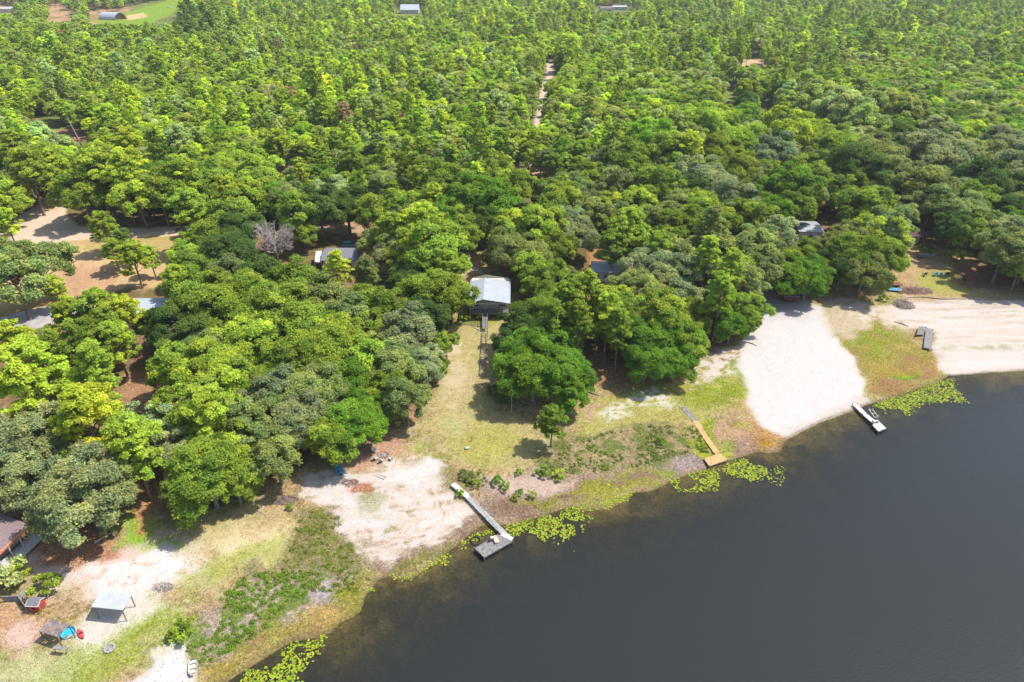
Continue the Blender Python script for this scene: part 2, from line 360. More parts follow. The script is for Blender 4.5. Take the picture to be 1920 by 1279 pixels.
# marsh strip
paint([(885,925),(960,890),(1080,885),(1180,880),(1250,850),(1310,825),(1360,860),(1280,892),(1210,915),(1100,950),(960,985),(905,980)], (170,146,128), soft=3, amt=.95)
paint([(900,905),(1000,885),(1080,900),(1040,930),(950,930)], (206,182,164), soft=3, amt=.85)
paint([(920,950),(1040,930),(1200,890),(1260,880),(1200,915),(1060,950),(960,980)], (140,112,88), soft=3, amt=.75)
paint([(960,950),(1200,880),(1260,900),(1100,955)], (152,150,62), soft=3, amt=.8, sp=(.3, .5))
paint([(1100,925),(1180,905),(1250,900),(1230,918),(1185,925),(1165,942),(1110,952)], (158,156,68), soft=2.5, amt=.85)
paint([(1000,850),(1100,815),(1230,790),(1310,800),(1300,850),(1190,880),(1050,890),(990,880)], (164,146,110), soft=3, amt=.8)
paint([(1000,850),(1100,815),(1230,790),(1310,800),(1300,850),(1190,880),(1050,890),(990,880)], (104,122,52), soft=3, amt=.8, sp=(.6, .5))
blob(1285, 865, 42, 18, (164,146,142), soft=3, amt=.9); blob(1240, 882, 24, 12, (146,158,60), soft=2.5, amt=.8)
blob(1315, 815, 26, 34, (150,164,46), soft=3, amt=.9); blob(1330, 850, 24, 12, (170,176,56), soft=2, amt=.9); blob(1365, 838, 22, 10, (140,160,46), soft=2.5, amt=.8)
paint([(1360,840),(1400,815),(1470,830),(1460,850),(1400,850),(1370,868)], (162,134,118), soft=2.5, amt=.9)
paint([(1380,790),(1440,790),(1480,825),(1462,850),(1420,840),(1400,815)], (186,142,92), soft=3, amt=.8)
paint([(1420,846),(1440,828),(1468,830),(1464,846)], (176,140,44), soft=2, amt=.8)
paint([(1340,790),(1400,780),(1440,800),(1400,830),(1350,820)], (196,162,130), soft=3, amt=.8); blob(1400, 800, 28, 8, (160,162,56), soft=2.5, amt=.7)
# slope between pines and orange dock
paint([(1080,760),(1180,720),(1300,700),(1390,690),(1400,760),(1300,790),(1180,800),(1100,810)], (178,176,92), soft=4, amt=.7)
blob(1160, 772, 24, 12, (232,228,218), soft=2.5, amt=.85, sp=(1.4, .44)); blob(1215, 745, 40, 18, (234,230,220), soft=3, amt=.85, sp=(1.2, .46))
paint([(1290,690),(1340,650),(1400,650),(1400,700),(1350,710),(1300,720)], (226,214,204), soft=4, amt=.85, sp=(.8, .4))
blob(1345, 735, 60, 24, (146,160,54), soft=4, amt=.85, sp=(.5, .42)); blob(1385, 700, 14, 26, (142,156,56), soft=3, amt=.8)
blob(1110, 770, 18, 10, (206,168,146), soft=3, amt=.8)
# big sand fan
FAN = [(1405,530),(1470,560),(1540,575),(1575,640),(1606,680),(1628,725),(1622,757),(1580,777),(1540,792),(1510,806),(1475,818),(1445,808),(1420,785),(1400,740),(1388,690),(1398,640),(1425,600),(1400,560)]
paint(FAN, (235,228,221), soft=2.2, wob=.35)
paint([(1475,822),(1470,805),(1520,790),(1580,762),(1630,735),(1640,757),(1580,780),(1510,810)], (206,194,178), soft=2.5, wob=.3, amt=.9)
paint([(1400,530),(1500,550),(1520,600),(1440,600)], (214,206,204), soft=4, amt=.7, sp=(.5, .4))
paint([(1540,560),(1600,565),(1680,570),(1700,620),(1640,620),(1600,650),(1560,620)], (206,188,160), soft=4, amt=.85)
paint([(1560,560),(1680,570),(1700,620),(1620,610)], (226,212,196), soft=4, amt=.8, sp=(.6, .46))
paint([(1580,640),(1640,590),(1720,640),(1755,690),(1760,720),(1640,752),(1625,700)], (166,150,78), soft=3.5, amt=.95)
paint([(1580,630),(1650,600),(1700,640),(1640,670),(1600,660)], (146,154,62), soft=4, amt=.85, sp=(.4, .42))
paint([(1640,700),(1700,670),(1760,690),(1760,715),(1650,748)], (170,128,96), soft=4, amt=.8); blob(1700, 708, 24, 10, (112,166,36), soft=2.5, amt=.95)
paint([(1640,690),(1720,680),(1720,700),(1650,715)], (172,156,64), soft=3, amt=.7); blob(1750, 672, 12, 14, (190,134,84), soft=3, amt=.7)
BE = [(1670,580),(1700,558),(1920,562),(2200,566),(2400,680),(2050,688),(1920,696),(1850,700),(1785,704),(1762,690),(1752,660),(1752,620),(1700,615)]
paint(BE, (220,206,190), soft=2.5, wob=.4)
Pb = [G(x, y)[:2] for x, y in BE]; i = np.nonzero((gx > Pb[0][0]-3) & (gy < Pb[1][1]+5) & (gy > 60))[0]
mb = sst(-1, 1, sdf(Pb, wx[i]*.4+gx[i]*.6, wy[i]*.4+gy[i]*.6)); stb = fbm(gx[i]*.09, gy[i]*1.1, 5, 77)
mixc(i, L((238,230,220)), mb*sst(.5, .62, stb)*.8); mixc(i, L((178,160,138)), mb*sst(.45, .34, stb)*.45)
paint([(1770,655),(2200,650),(2200,686),(1920,690),(1790,696)], (240,230,220), soft=3, wob=.3, amt=.7)
paint([(1765,645),(2200,640),(2200,652),(1765,655)], (160,164,112), soft=3, wob=.5, amt=.6, sp=(.5, .45))
# right yard
paint([(1690,460),(1790,470),(1920,540),(1920,560),(1700,560),(1670,520)], (200,168,128), soft=4, amt=.8)
paint([(1720,510),(1800,505),(1830,545),(1780,555),(1730,540)], (176,174,92), soft=4, amt=.9)
blob(1745, 470, 26, 12, (206,172,120), soft=3, amt=.8); blob(1850, 520, 70, 26, (150,104,92), soft=5, amt=.8)
blob(1770, 440, 22, 14, (214,170,90), soft=3, amt=.8, sp=(.8, .4))
# shaded leaf litter under the woods' edge
for q in [(1100,690,60,30),(1200,700,80,18),(1430,500,24,22),(270,735,60,40),(700,690,20,80),(745,770,40,30),(140,1015,90,16),(470,780,22,26),(1180,560,30,60)]:
    blob(*q, (190,148,114), soft=4, amt=.85)
paint([(250,900),(305,885),(300,935),(262,985),(236,985),(245,940)], (206,150,112), soft=3, amt=.9)
# left lot and roads
paint([(0,460),(60,440),(380,424),(350,500),(330,540),(240,540),(130,560),(0,585)], (218,186,140), soft=4, amt=.95)
paint([(130,455),(330,438),(340,470),(200,480)], (190,170,104), soft=4, amt=.7); paint([(110,500),(220,500),(230,540),(120,560)], (206,164,130), soft=4, amt=.8)
paint([(-40,400),(25,408),(70,385),(85,370),(105,362),(128,378),(122,405),(150,424),(260,428),(380,423),(380,438),(250,444),(150,450),(95,454),(40,458),(-40,478)], (244,222,196), soft=1.6, wob=.25)
paint([(70,395),(90,340),(120,350),(110,400)], (220,190,150), soft=3, amt=.8)
paint([(-40,540),(110,545),(110,580),(-40,600)], (196,164,104), soft=3, amt=.8)
blob(130, 255, 50, 14, (196,150,120), soft=6, amt=.8); blob(80, 245, 20, 8, (200,156,126), soft=5, amt=.8)
# forest track and openings further back
paint([(1030,60),(1038,60),(1038,150),(1022,180),(1014,235),(1004,275),(994,320),(984,320),(996,260),(1008,190),(1022,150)], (232,210,186), soft=3, wob=.5)
paint([(300,318),(1040,312),(1040,328),(300,336)], (212,160,130), soft=3, wob=.4, amt=.9)
for q in [(1412,120,26,9),(1500,38,8,4),(1360,115,14,6),(1625,98,8,4),(520,312,24,6),(995,320,18,7),(1300,142,10,4),(440,300,10,5),(700,32,10,4)]:
    blob(*q, (222,188,152), soft=5, amt=.95)
blob(900, 490, 22, 18, (206,176,130), soft=3, amt=.8); blob(1120, 480, 12, 24, (206,150,108), soft=3, amt=.8); blob(640, 430, 50, 12, (214,180,150), soft=3, amt=.85)
blob(1410, 432, 14, 10, (206,150,120), soft=3)
paint([(1688,360),(1712,360),(1700,420),(1680,420)], (150,180,60), soft=3, amt=.8)
# far left: pit and meadow
paint([(-40,5),(40,-2),(130,4),(240,8),(245,30),(160,52),(40,50),(-40,40)], (206,168,132), soft=8)
paint([(-40,5),(240,4),(240,50),(-40,50)], (150,130,80), soft=8, amt=.6, sp=(.05, .5))
paint([(215,55),(170,40),(235,24),(330,-4),(400,-6),(350,14),(300,36),(262,58)], (146,172,52), soft=8)
paint([(233,30),(270,24),(275,32),(240,38)], (222,190,140), soft=5)
paint([(150,60),(260,52),(330,50),(380,60),(370,85),(230,90)], (60,110,40), soft=8)
# wet margin where the ground meets the water, and the lake bed
m = (DD > 0) & (DD < 1.2); i = np.nonzero(m)[0]; mixc(i, L((110,92,70)), sst(1.2, 0, DD[i])*.55)
i = np.nonzero(DD <= 0)[0]; GC[i] = L((132,116,58)); mixc(i, L((168,146,84)), sst(.45, .6, N1[i])*.7); mixc(i, L((70,66,36)), sst(.5, .62, fbm(gx[i]*.2, gy[i]*.2, 3, 33))*.6)
gl = GC.mean(1, keepdims=True); GC = np.clip(gl+(GC-gl)*1.08, .01, 1)
GC *= 1+.20*(1-sst(.24, .36, gl))
GC *= (1 + (N2[:, None]-.5)*.30*(1-sst(.22, .36, GC.mean(1))[:, None]*.9))
nr, nc = SS.shape; ii = np.arange(nr*nc).reshape(nr, nc)
Fq = np.stack([ii[:-1, :-1], ii[:-1, 1:], ii[1:, 1:], ii[1:, :-1]], -1).reshape(-1, 4)
ground = link(bpy.data.objects.new('ground', npmesh('ground', np.stack([gx, gy, HT], 1), Fq, M_ground, GC, smooth=True)))
meta(ground, kind='structure')
# ------------------------------------------------------------ WATER
wy_ = [-600, -300, -150]+list(np.linspace(-60, 160, 260)); wx_ = [-700,-400,-200]+list(np.linspace(-95, 240, 400))+[400,700,1500]
WX, WY = np.meshgrid(wx_, wy_); a_, b_ = WX.ravel(), WY.ravel(); wh, wd = height(a_, b_)
nr, nc = WX.shape; ii = np.arange(nr*nc).reshape(nr, nc)
Fw = np.stack([ii[:-1, :-1], ii[:-1, 1:], ii[1:, 1:], ii[1:, :-1]], -1).reshape(-1, 4)
Fw = Fw[(wd[Fw] < 1.5).any(1)]
dc = np.zeros((len(a_), 3)); dc[:, 0] = np.clip(-wh/4, 0, 1)
Mw = bpy.data.materials.new('lake_water'); Mw.use_nodes = True; n = Mw.node_tree.nodes; l = Mw.node_tree.links
b = n['Principled BSDF']; b.inputs['Base Color'].default_value = (.0175, .0205, .0185, 1); b.inputs['Roughness'].default_value = .09; b.inputs['IOR'].default_value = 1.333
at = n.new('ShaderNodeAttribute'); at.attribute_name = 'Col'; sx_ = n.new('ShaderNodeSeparateColor'); l.new(at.outputs['Color'], sx_.inputs[0])
m1 = n.new('ShaderNodeMath'); m1.operation = 'MULTIPLY'; m1.inputs[1].default_value = -6.5; l.new(sx_.outputs[0], m1.inputs[0])
m2 = n.new('ShaderNodeMath'); m2.operation = 'EXPONENT'; l.new(m1.outputs[0], m2.inputs[0])
m3 = n.new('ShaderNodeMath'); m3.operation = 'SUBTRACT'; m3.inputs[0].default_value = 1.0; l.new(m2.outputs[0], m3.inputs[1])
m4 = n.new('ShaderNodeMapRange'); m4.inputs[3].default_value = .35; l.new(m3.outputs[0], m4.inputs[0]); l.new(m4.outputs[0], b.inputs['Alpha'])
tc = n.new('ShaderNodeTexCoord'); n1 = n.new('ShaderNodeTexNoise'); n1.inputs['Scale'].default_value = 1.3; n1.inputs['Detail'].default_value = 6
mp = n.new('ShaderNodeMapping'); mp.inputs['Rotation'].default_value = (0,0,.5); mp.inputs['Scale'].default_value = (1,2.2,1)
l.new(tc.outputs['Object'], mp.inputs[0]); l.new(mp.outputs[0], n1.inputs[0])
bp = n.new('ShaderNodeBump'); bp.inputs['Strength'].default_value = .35; bp.inputs['Distance'].default_value = .12; l.new(n1.outputs[0], bp.inputs['Height']); l.new(bp.outputs[0], b.inputs['Normal'])
n2 = n.new('ShaderNodeTexNoise'); n2.inputs['Scale'].default_value = .035; l.new(tc.outputs['Object'], n2.inputs[0])
mr = n.new('ShaderNodeMapRange'); mr.inputs[1].default_value = .3; mr.inputs[2].default_value = .7; mr.inputs[3].default_value = .07; mr.inputs[4].default_value = .16; l.new(n2.outputs[0], mr.inputs[0]); l.new(mr.outputs[0], b.inputs['Roughness'])
lake = link(bpy.data.objects.new('lake', npmesh('lake', np.stack([a_, b_, a_*0], 1), Fw, Mw, dc))); meta(lake, kind='structure')

# ============================================================ TREES
def cards(C, Nn, size, asp=1.0, jit=.5, r=rng):
    n = len(C); Nn = Nn + r.normal(0, jit, (n, 3)); Nn /= np.linalg.norm(Nn, axis=1)[:, None]+1e-9
    T = np.cross(Nn, r.normal(0, 1, (n, 3))); T /= np.linalg.norm(T, axis=1)[:, None]+1e-9; B = np.cross(Nn, T)
    s = (size*r.uniform(.6, 1.35, n))[:, None]; q = []
    for a, b in ((-1,-1),(1,-1),(1,1),(-1,1)):
        ja = r.uniform(.45, 1.1, (n, 1)); jb = r.uniform(.45, 1.1, (n, 1))
        q.append(C + T*s*a*ja*.5 + B*s*b*jb*.5*asp)
    V = np.stack(q, 1).reshape(-1, 3); Fq = np.arange(4*n).reshape(n, 4); return V, Fq
def rdir(n, r=rng):
    d = r.normal(0, 1, (n, 3)); return d/np.linalg.norm(d, axis=1)[:, None]
def finish(name, C, Nn, tone, size, asp=1., jit=.5):
    V, Fq = cards(C, Nn, size, asp, jit)
    n = len(C); t = tone*rng.uniform(.82, 1.18, n)
    q = vnoise(C[:, 0]*.45+C[:, 2]*.3, C[:, 1]*.45-C[:, 2]*.4, n % 97)-.5; t = t*(1+q*.35); hue = rng.uniform(-.07, .07, n)+q*.24; c = np.stack([t*(1+hue), t, t*(1-hue)], 1)
    return npmesh(name, V, Fq, M_leaf, np.repeat(c, 4, 0), 'tone')
def oak_crown(name, R, zc, semi, n, size, nb=18, seed=0, open_=0.0):
    r = np.random.default_rng(seed); Cs = []; Ns = []; Ts = []; hubs = []
    ga = 2.399963; k0 = r.uniform(0, 6)
    for k in range(nb):
        f = (k+.5)/nb; el = math.asin(1-1.45*f) if 1-1.45*f > -1 else -1.4
        az = k*ga+k0+r.normal(0, .25)
        rad = r.uniform(.42, .95)
        lob = 1+.2*math.sin(2*az+seed)+.14*math.sin(3*az+2*seed)
        c = np.array([math.cos(az)*math.cos(el)*R*rad*lob, math.sin(az)*math.cos(el)*R*rad*lob, zc+math.sin(el)*semi*rad])
        hubs.append((c, r.uniform(.2, .44)*R*(1.25-.5*rad)))
    for c, br in hubs:
        out = (c-np.array([0,0,zc-semi*.35])); out /= np.linalg.norm(out)+1e-9; ctone = r.uniform(.8, 1.18)
        ns = 9; sd = rdir(ns, r)+out*.7+np.array([0,0,.3]); sd /= np.linalg.norm(sd, axis=1)[:, None]
        for s_ in sd:
            if r.random() < .14: continue
            sc = c+s_*br*.78*np.array([1,1,.85]); sr = br*r.uniform(.24, .52); m = int(n/nb/ns)
            d = rdir(m, r); o2 = s_*.6+out*.5+np.array([0,0,.35]); o2 /= np.linalg.norm(o2)
            dd = d@o2; d[dd < -.25] *= -1
            kk = max(3, m//13); dk = rdir(kk, r); dq = dk@o2; dk[dq < -.3] *= -1; hub = dk*(.45+.75*r.random((kk, 1))**.8); w_ = r.integers(0, kk, m); P = sc + hub[w_]*sr*np.array([1,1,.85]) + r.normal(0, 1, (m, 3))*np.array([.30,.30,.16])*(R/8)**.5; d = dk[w_]*.7+d*.4; Cs.append(P); Ns.append(d*.8+np.array([0,0,.45])); Ts.append(ctone*r.uniform(.82, 1.2, kk)[w_])
    C = np.concatenate(Cs); me = finish(name, C, np.concatenate(Ns), np.concatenate(Ts), size, 1., .55); return me, hubs
def pine_crown(name, R, z0, z1, n, size, nb=26, seed=0, flat=.5, conic=.5):
    r = np.random.default_rng(seed); Cs = []; Ns = []; Ts = []; hubs = []
    for k in range(nb):
        f = (k+.5)/nb; z = z0+(z1-z0)*f**.85; prof = (1-conic*f**1.3)*math.sin(math.pi*min(1, .28+.72*f)*.97)**.4 if f < .97 else .1
        az = k*2.399963+r.normal(0, .4)+seed; rad = R*prof*r.uniform(.35, .82) if k < nb-2 else 0
        c = np.array([math.cos(az)*rad, math.sin(az)*rad, z+r.normal(0, .25)]); br = R*r.uniform(.26, .42)
        hubs.append((c, br)); ctone = r.uniform(.82, 1.16); nt = 7
        for t in range(nt):
            d0 = rdir(1, r)[0]*np.array([1,1,flat]); tc = c+d0*br*.8; m = int(n/nb/nt); tr = br*r.uniform(.3, .5)
            d = rdir(m, r); d[:, 2] = np.abs(d[:, 2])*1.0-.25; P = tc+d*tr*r.uniform(.3, 1.1, (m, 1))*np.array([1,1,.7])
            Cs.append(P); Ns.append(d*.5+np.array([0,0,.7])); Ts.append(np.full(m, ctone*r.uniform(.85, 1.15)))
    return finish(name, np.concatenate(Cs), np.concatenate(Ns), np.concatenate(Ts), size, .5, .6), hubs
def trunk_mesh(name, hubs, zc, r0, m, bare=False, lean=.3, every=1):
    b = MB(); top = max(h[0][2] for h in hubs) if not bare else zc
    b.tube([(0,0,-.5),(0,0,.4),(lean*.5,0,zc*.5),(lean,lean*.4,zc),(lean*.6,0,top*.93)], [r0*1.35, r0*1.05, r0*.85, r0*.6, r0*.12], 8)
    for c, br in hubs[::every]:
        z = max(zc*.45, min(c[2]-br*.8, top*.85)); s = Vector((lean*.6, 0, z)); e = Vector(c); md = (s+e)/2+Vector((0,0,br*.15))
        b.tube([s, md, e], [r0*.38, r0*.24, r0*.08], 5)
    me = bpy.data.meshes.new(name); me.from_pydata(b.v, [], b.f); me.materials.append(m)
    for p in me.polygons: p.use_smooth = True
    return me
PROTO = {}
def reg(key, cm, tm, R, zc, semi): PROTO.setdefault(key, []).append((cm, tm, R, zc, semi))
for s in range(4):
    cm, hb = oak_crown('oak_crown', 8, 8.2, 5.8, 100000, .27, 34, 10+s); reg('big', cm, trunk_mesh('oak_trunk', hb, 6, .5, M_bark), 8, 8.6, 5.5)
for s in range(4):
    cm, hb = oak_crown('oak_crown', 5, 7.2, 4.6, 46000, .25, 24, 30+s); reg('mid', cm, trunk_mesh('oak_trunk', hb, 5, .3, M_bark), 5, 7.4, 4.3)
for s in range(4):
    cm, hb = pine_crown('pine_crown', 4.2, 9.5, 19, 24000, .32, 34, 50+s); reg('pine', cm, trunk_mesh('pine_trunk', hb, 10, .26, M_pinebark, lean=.25), 4.2, 14.5, 5.2)
for s in range(3):
    cm, hb = pine_crown('pine_crown', 4.0, 4.5, 11, 24000, .31, 26, 70+s, flat=.6, conic=.35); reg('round', cm, trunk_mesh('pine_trunk', hb, 6, .22, M_pinebark), 4.0, 8.2, 3.6)
for s in range(4):
    cm, hb = pine_crown('pine_crown', 3.1, 3.2, 12.5, 9000, .40, 26, 90+s, flat=.8, conic=.38); reg('cone', cm, trunk_mesh('pine_trunk', hb, 6, .18, M_pinebark, every=3), 3.1, 8.2, 4.6)
for s in range(3):
    cm, hb = oak_crown('shrub_leaves', 1.6, 1.2, 1.2, 2600, .20, 9, 110+s); reg('shrub', cm, trunk_mesh('shrub_stems', hb, .6, .07, M_bark), 1.6, 1.2, 1.1)
TONE = dict(lime=(.32,.37,.035), yg=(.235,.30,.035), green=(.165,.222,.028), vivid=(.112,.20,.022), dark=(.075,.12,.026), olive=(.17,.20,.055),
            grey=(.20,.235,.10), greygreen=(.185,.225,.065), pale=(.24,.29,.12), red=(.22,.15,.09))
WORD = dict(lime='lime yellow-green', yg='yellow-green', green='mid green', vivid='vivid deep green', dark='dark green', olive='olive green',
            grey='silvery grey-green', greygreen='greyish green', pale='pale green', red='rust-brown browned')
# hand-placed trees: photo x, y of the crown centre, crown radius in photo pixels, form, tone
T = """60 835 88 big grey;160 925 92 big grey;30 905 60 mid grey;110 790 50 mid greygreen;205 880 48 mid pale
388 888 82 big green;350 920 46 mid olive;430 850 52 mid yg;395 770 62 round yg;470 800 54 mid greygreen;515 850 50 mid greygreen;440 905 40 mid green
55 700 82 round lime;20 640 50 round lime;165 775 74 round lime;245 830 68 round yg;120 725 50 round lime;290 800 50 mid pale;180 690 46 pine yg;320 850 46 mid pale
130 590 42 round yg;180 580 48 round yg;228 588 44 round lime;272 604 26 round yg;150 640 54 round green;215 635 44 round yg;90 650 40 round green;200 612 46 round green
330 525 36 round lime;25 525 58 mid greygreen;72 495 50 mid greygreen;98 535 26 round lime;8 470 30 mid olive
190 420 30 round yg;212 468 24 round yg;248 478 34 round yg;280 478 22 round yg;230 450 26 round green;372 388 28 round lime;348 474 28 mid yg
400 585 74 big green;345 620 66 big dark;460 560 66 big green;540 600 78 big green;620 655 70 big yg;560 680 64 big green;470 640 66 big yg;395 660 56 big greygreen;330 690 52 mid green
420 480 52 big dark;455 435 50 big dark;390 450 40 mid green;490 520 46 mid dark;560 530 50 mid green;600 570 50 mid olive;430 410 46 mid green;370 540 44 mid green
640 720 62 big vivid;590 740 66 big greygreen;660 800 62 big vivid;560 790 62 big grey;620 830 44 mid green;520 740 50 mid grey;480 730 46 mid green;430 720 56 mid yg;390 820 48 mid yg;690 770 44 big vivid
350 740 44 mid yg;600 640 50 mid green;520 690 46 mid green;650 600 46 mid greygreen
700 570 46 big green;695 620 40 mid green;760 625 52 mid grey;745 690 56 big greygreen;790 680 46 big grey;760 750 42 mid greygreen;730 730 38 mid green;830 645 24 mid green;815 690 24 mid green
820 470 58 mid yg;790 420 50 round lime;770 460 46 round yg;845 500 42 round yg;810 550 60 big green;770 530 46 big dark;845 560 38 mid green;800 600 42 mid dark;735 430 40 round yg;740 470 36 mid grey;860 440 40 mid green
632 503 30 pine lime;688 512 28 pine olive;720 500 28 mid greygreen;700 455 30 mid olive
650 390 48 big dark;700 400 40 mid green;560 400 44 mid green;600 390 44 mid dark;570 440 26 mid green
890 370 56 big vivid;840 340 40 mid green;940 390 42 mid vivid;960 350 40 mid green;900 420 34 mid dark;870 400 30 mid green;1060 380 40 mid green;1040 400 34 mid green
960 430 40 mid yg;1010 430 46 mid yg;955 470 48 big greygreen;1000 480 46 big greygreen;1080 440 42 big grey;1040 465 38 mid green;1100 400 34 mid greygreen;1025 520 34 mid green;1060 415 34 mid grey
1065 565 38 pine green;1100 550 38 pine yg;1140 585 34 pine yg;1160 610 30 pine yg;1085 600 34 pine green;1035 598 34 pine green;1122 570 32 pine yg
985 650 46 big vivid;1040 640 56 big vivid;1000 700 62 big vivid;1050 710 56 big vivid;960 690 36 mid vivid;1030 670 60 big vivid;1075 740 34 mid vivid;955 645 28 mid dark;975 610 36 mid dark
1035 785 33 round green;
1215 640 52 big vivid;1260 625 52 big vivid;1210 680 44 big vivid;1265 680 40 big vivid;1295 600 42 big green;1240 590 50 mid green;1290 650 36 mid green;1200 610 34 mid greygreen
1180 425 46 round yg;1150 458 36 round green;1235 462 38 round yg;1215 500 46 big grey;1250 525 44 big grey;1190 540 44 big greygreen;1270 480 40 mid greygreen;1290 420 40 mid green;1250 410 36 mid olive;1225 560 38 mid greygreen;1280 560 36 mid grey;1290 510 40 mid grey
1335 425 34 pine olive;1328 475 30 pine yg;1372 500 30 pine yg;1352 545 32 pine yg;1385 580 44 big green;1370 610 36 big vivid;1400 600 28 mid green;1310 470 34 mid greygreen;1345 570 34 mid dark
1420 460 44 mid greygreen;1455 440 40 mid pale;1488 500 46 big green;1508 462 20 mid green;1542 466 24 mid greygreen;1480 520 46 big vivid;1515 520 46 big vivid;1440 485 40 mid greygreen;1538 508 26 mid green;1450 400 42 big vivid;1490 390 36 mid green;1420 410 36 mid green
1600 480 56 big green;1650 480 48 big green;1620 510 46 big olive;1580 500 36 mid dark;1640 440 42 mid yg;1660 430 44 mid greygreen;1645 378 38 big greygreen;1630 390 46 mid green;1680 400 34 mid greygreen
1750 375 50 big greygreen;1720 350 46 mid greygreen;1800 400 50 big greygreen;1820 440 36 mid green;1790 430 36 mid dark;1830 380 40 mid green;1875 350 46 big dark;1890 400 42 big dark;1885 470 46 mid greygreen;1905 440 44 mid pale;1870 430 30 mid green;1915 500 36 mid green
1600 320 62 big dark;1570 280 50 big green;1640 300 56 big greygreen;1680 330 40 mid greygreen;1530 345 44 big greygreen;1510 330 42 mid green;1580 358 36 mid green;1480 350 44 mid vivid;1430 350 44 big greygreen;1400 330 50 big green;1370 370 46 big grey;1340 350 46 big grey;1310 330 40 mid grey
1780 310 56 big grey;1830 300 50 big greygreen;1880 280 52 big grey;1730 290 44 mid grey;1700 270 46 big dark;1900 320 46 mid grey;1840 340 44 mid dark;1760 270 44 mid grey
1350 290 46 big green;1400 270 46 big green;1290 280 40 round lime;1250 290 44 mid green;1320 230 44 big green;1220 260 50 big vivid;1180 300 44 mid green;1450 290 40 mid grey;1480 250 46 mid green;1160 350 40 mid olive;1230 350 44 mid green;1200 380 36 mid yg
345 28 14 cone dark;356 20 14 cone dark;370 34 16 mid dark;340 48 15 mid dark;385 30 15 cone dark;365 58 18 mid dark;330 62 14 mid dark;300 66 13 mid dark;270 68 12 mid dark;235 64 13 mid dark;205 66 13 mid dark;180 62 12 mid green;150 38 16 mid greygreen;75 30 14 mid green;395 48 16 cone dark;405 20 14 cone green;1540 190 40 mid greygreen;1575 205 40 mid grey;1660 200 36 mid greygreen;1620 230 36 mid greygreen;1700 215 34 mid olive
10 410 26 round lime;10 375 40 mid yg;50 315 46 round yg;30 280 46 round yg;25 345 32 mid greygreen;90 310 38 round lime;90 300 40 round yg
150 360 46 mid green;180 320 50 round yg;240 320 50 round lime;200 352 40 mid green;160 362 32 mid green;260 370 42 mid yg;300 360 46 mid green;340 330 46 round yg;330 360 36 mid greygreen;400 340 44 mid green;430 360 40 round lime;470 370 40 mid yg;280 372 28 mid greygreen;240 374 24 round green;110 270 24 mid grey;480 330 44 mid yg"""
# ground (world, metres) kept free of self-sown trees
CLEAR = [[G(x, y)[:2] for x, y in q] for q in [OPEN,
  [(-60,400),(60,440),(140,445),(400,440),(400,420),(160,418),(125,372),(85,360),(0,400)],
  [(0,460),(60,440),(380,424),(350,500),(330,620),(240,640),(0,660)], [(-200,470),(340,470),(340,620),(300,1100),(-200,1100)],
  [(590,470),(690,462),(680,520),(600,520)], [(600,410),(700,410),(700,440),(600,440)],
  [(868,470),(960,480),(965,590),(850,590)], [(1480,405),(1590,405),(1590,450),(1490,450)], [(1690,415),(1800,430),(1800,470),(1690,460)],
  [(1028,85),(1039,85),(1039,150),(1023,185),(1014,235),(1005,275),(998,275),(1005,190),(1020,150)],
  [(-60,8),(60,14),(60,28),(-60,30)], [(84,20),(145,20),(140,46),(84,46)], [(165,22),(185,22),(185,34),(165,34)], [(185,46),(235,14),(330,-6),(400,-8),(370,14),(320,34),(290,56),(190,60)],
  [(1385,128),(1435,128),(1440,108),(1390,108)], [(90,262),(175,262),(160,238),(90,240)]]]
def rectc(cx, cy, wd, dp):
    return [(cx-wd, cy-dp), (cx+wd, cy-dp), (cx+wd, cy+dp), (cx-wd, cy+dp)]
# photo areas that self-sown crowns must not cover: x, y, rx, ry
SEE = [(906,645,26,60),(210,28,42,18),(318,14,14,8),(768,20,24,12),(1150,14,34,10),(915,545,50,50),(645,475,50,30),(655,425,50,14),(1138,508,28,18),(1516,430,32,16),(1715,440,28,26),(1755,460,60,40),
       (1031,128,8,20),(1018,178,6,14),(1009,222,5,10),(345,432,30,8),(80,405,70,36),(30,425,60,22),(1412,118,24,9),(130,250,26,12),(150,262,10,28),(518,448,52,50),(1392,435,18,12),(885,480,24,30),(1120,475,14,26),
       (1700,395,14,24),(285,560,50,40),(1175,500,22,40),(996,320,16,6),(512,314,14,5),(105,5,10,5),(10,20,16,6),(250,432,130,7),(230,500,80,26),(115,32,28,10),(290,30,40,14),(1440,220,9,34),(1372,175,9,26),(70,215,16,10)]
trees = []   # (x,y,z,scale,form,variant,tone,rot,px,py,rpx)
def add_tree(px, py, rp, form, tone, hand=True):
    v = random.randrange(len(PROTO[form])); cm, tm, R, zc, semi = PROTO[form][v]; s = 1.0; g = 1.5
    for _ in range(5):
        x, y, z = W(px, py, g+zc*s); d = depth_of(x, y, z); s = rp*d/F/R; g = gz(x, y)
    if form in ('pine',): s = min(s, 1.35)
    trees.append([x, y, g, s, form, v, tone, random.uniform(0, 6.28), px, py, rp, hand])
for row in T.replace('\n', ';').split(';'):
    q = row.split()
    if len(q) == 5: add_tree(float(q[0]), float(q[1]), float(q[2]), q[3], q[4])
NH = len(trees); print('hand trees', NH)
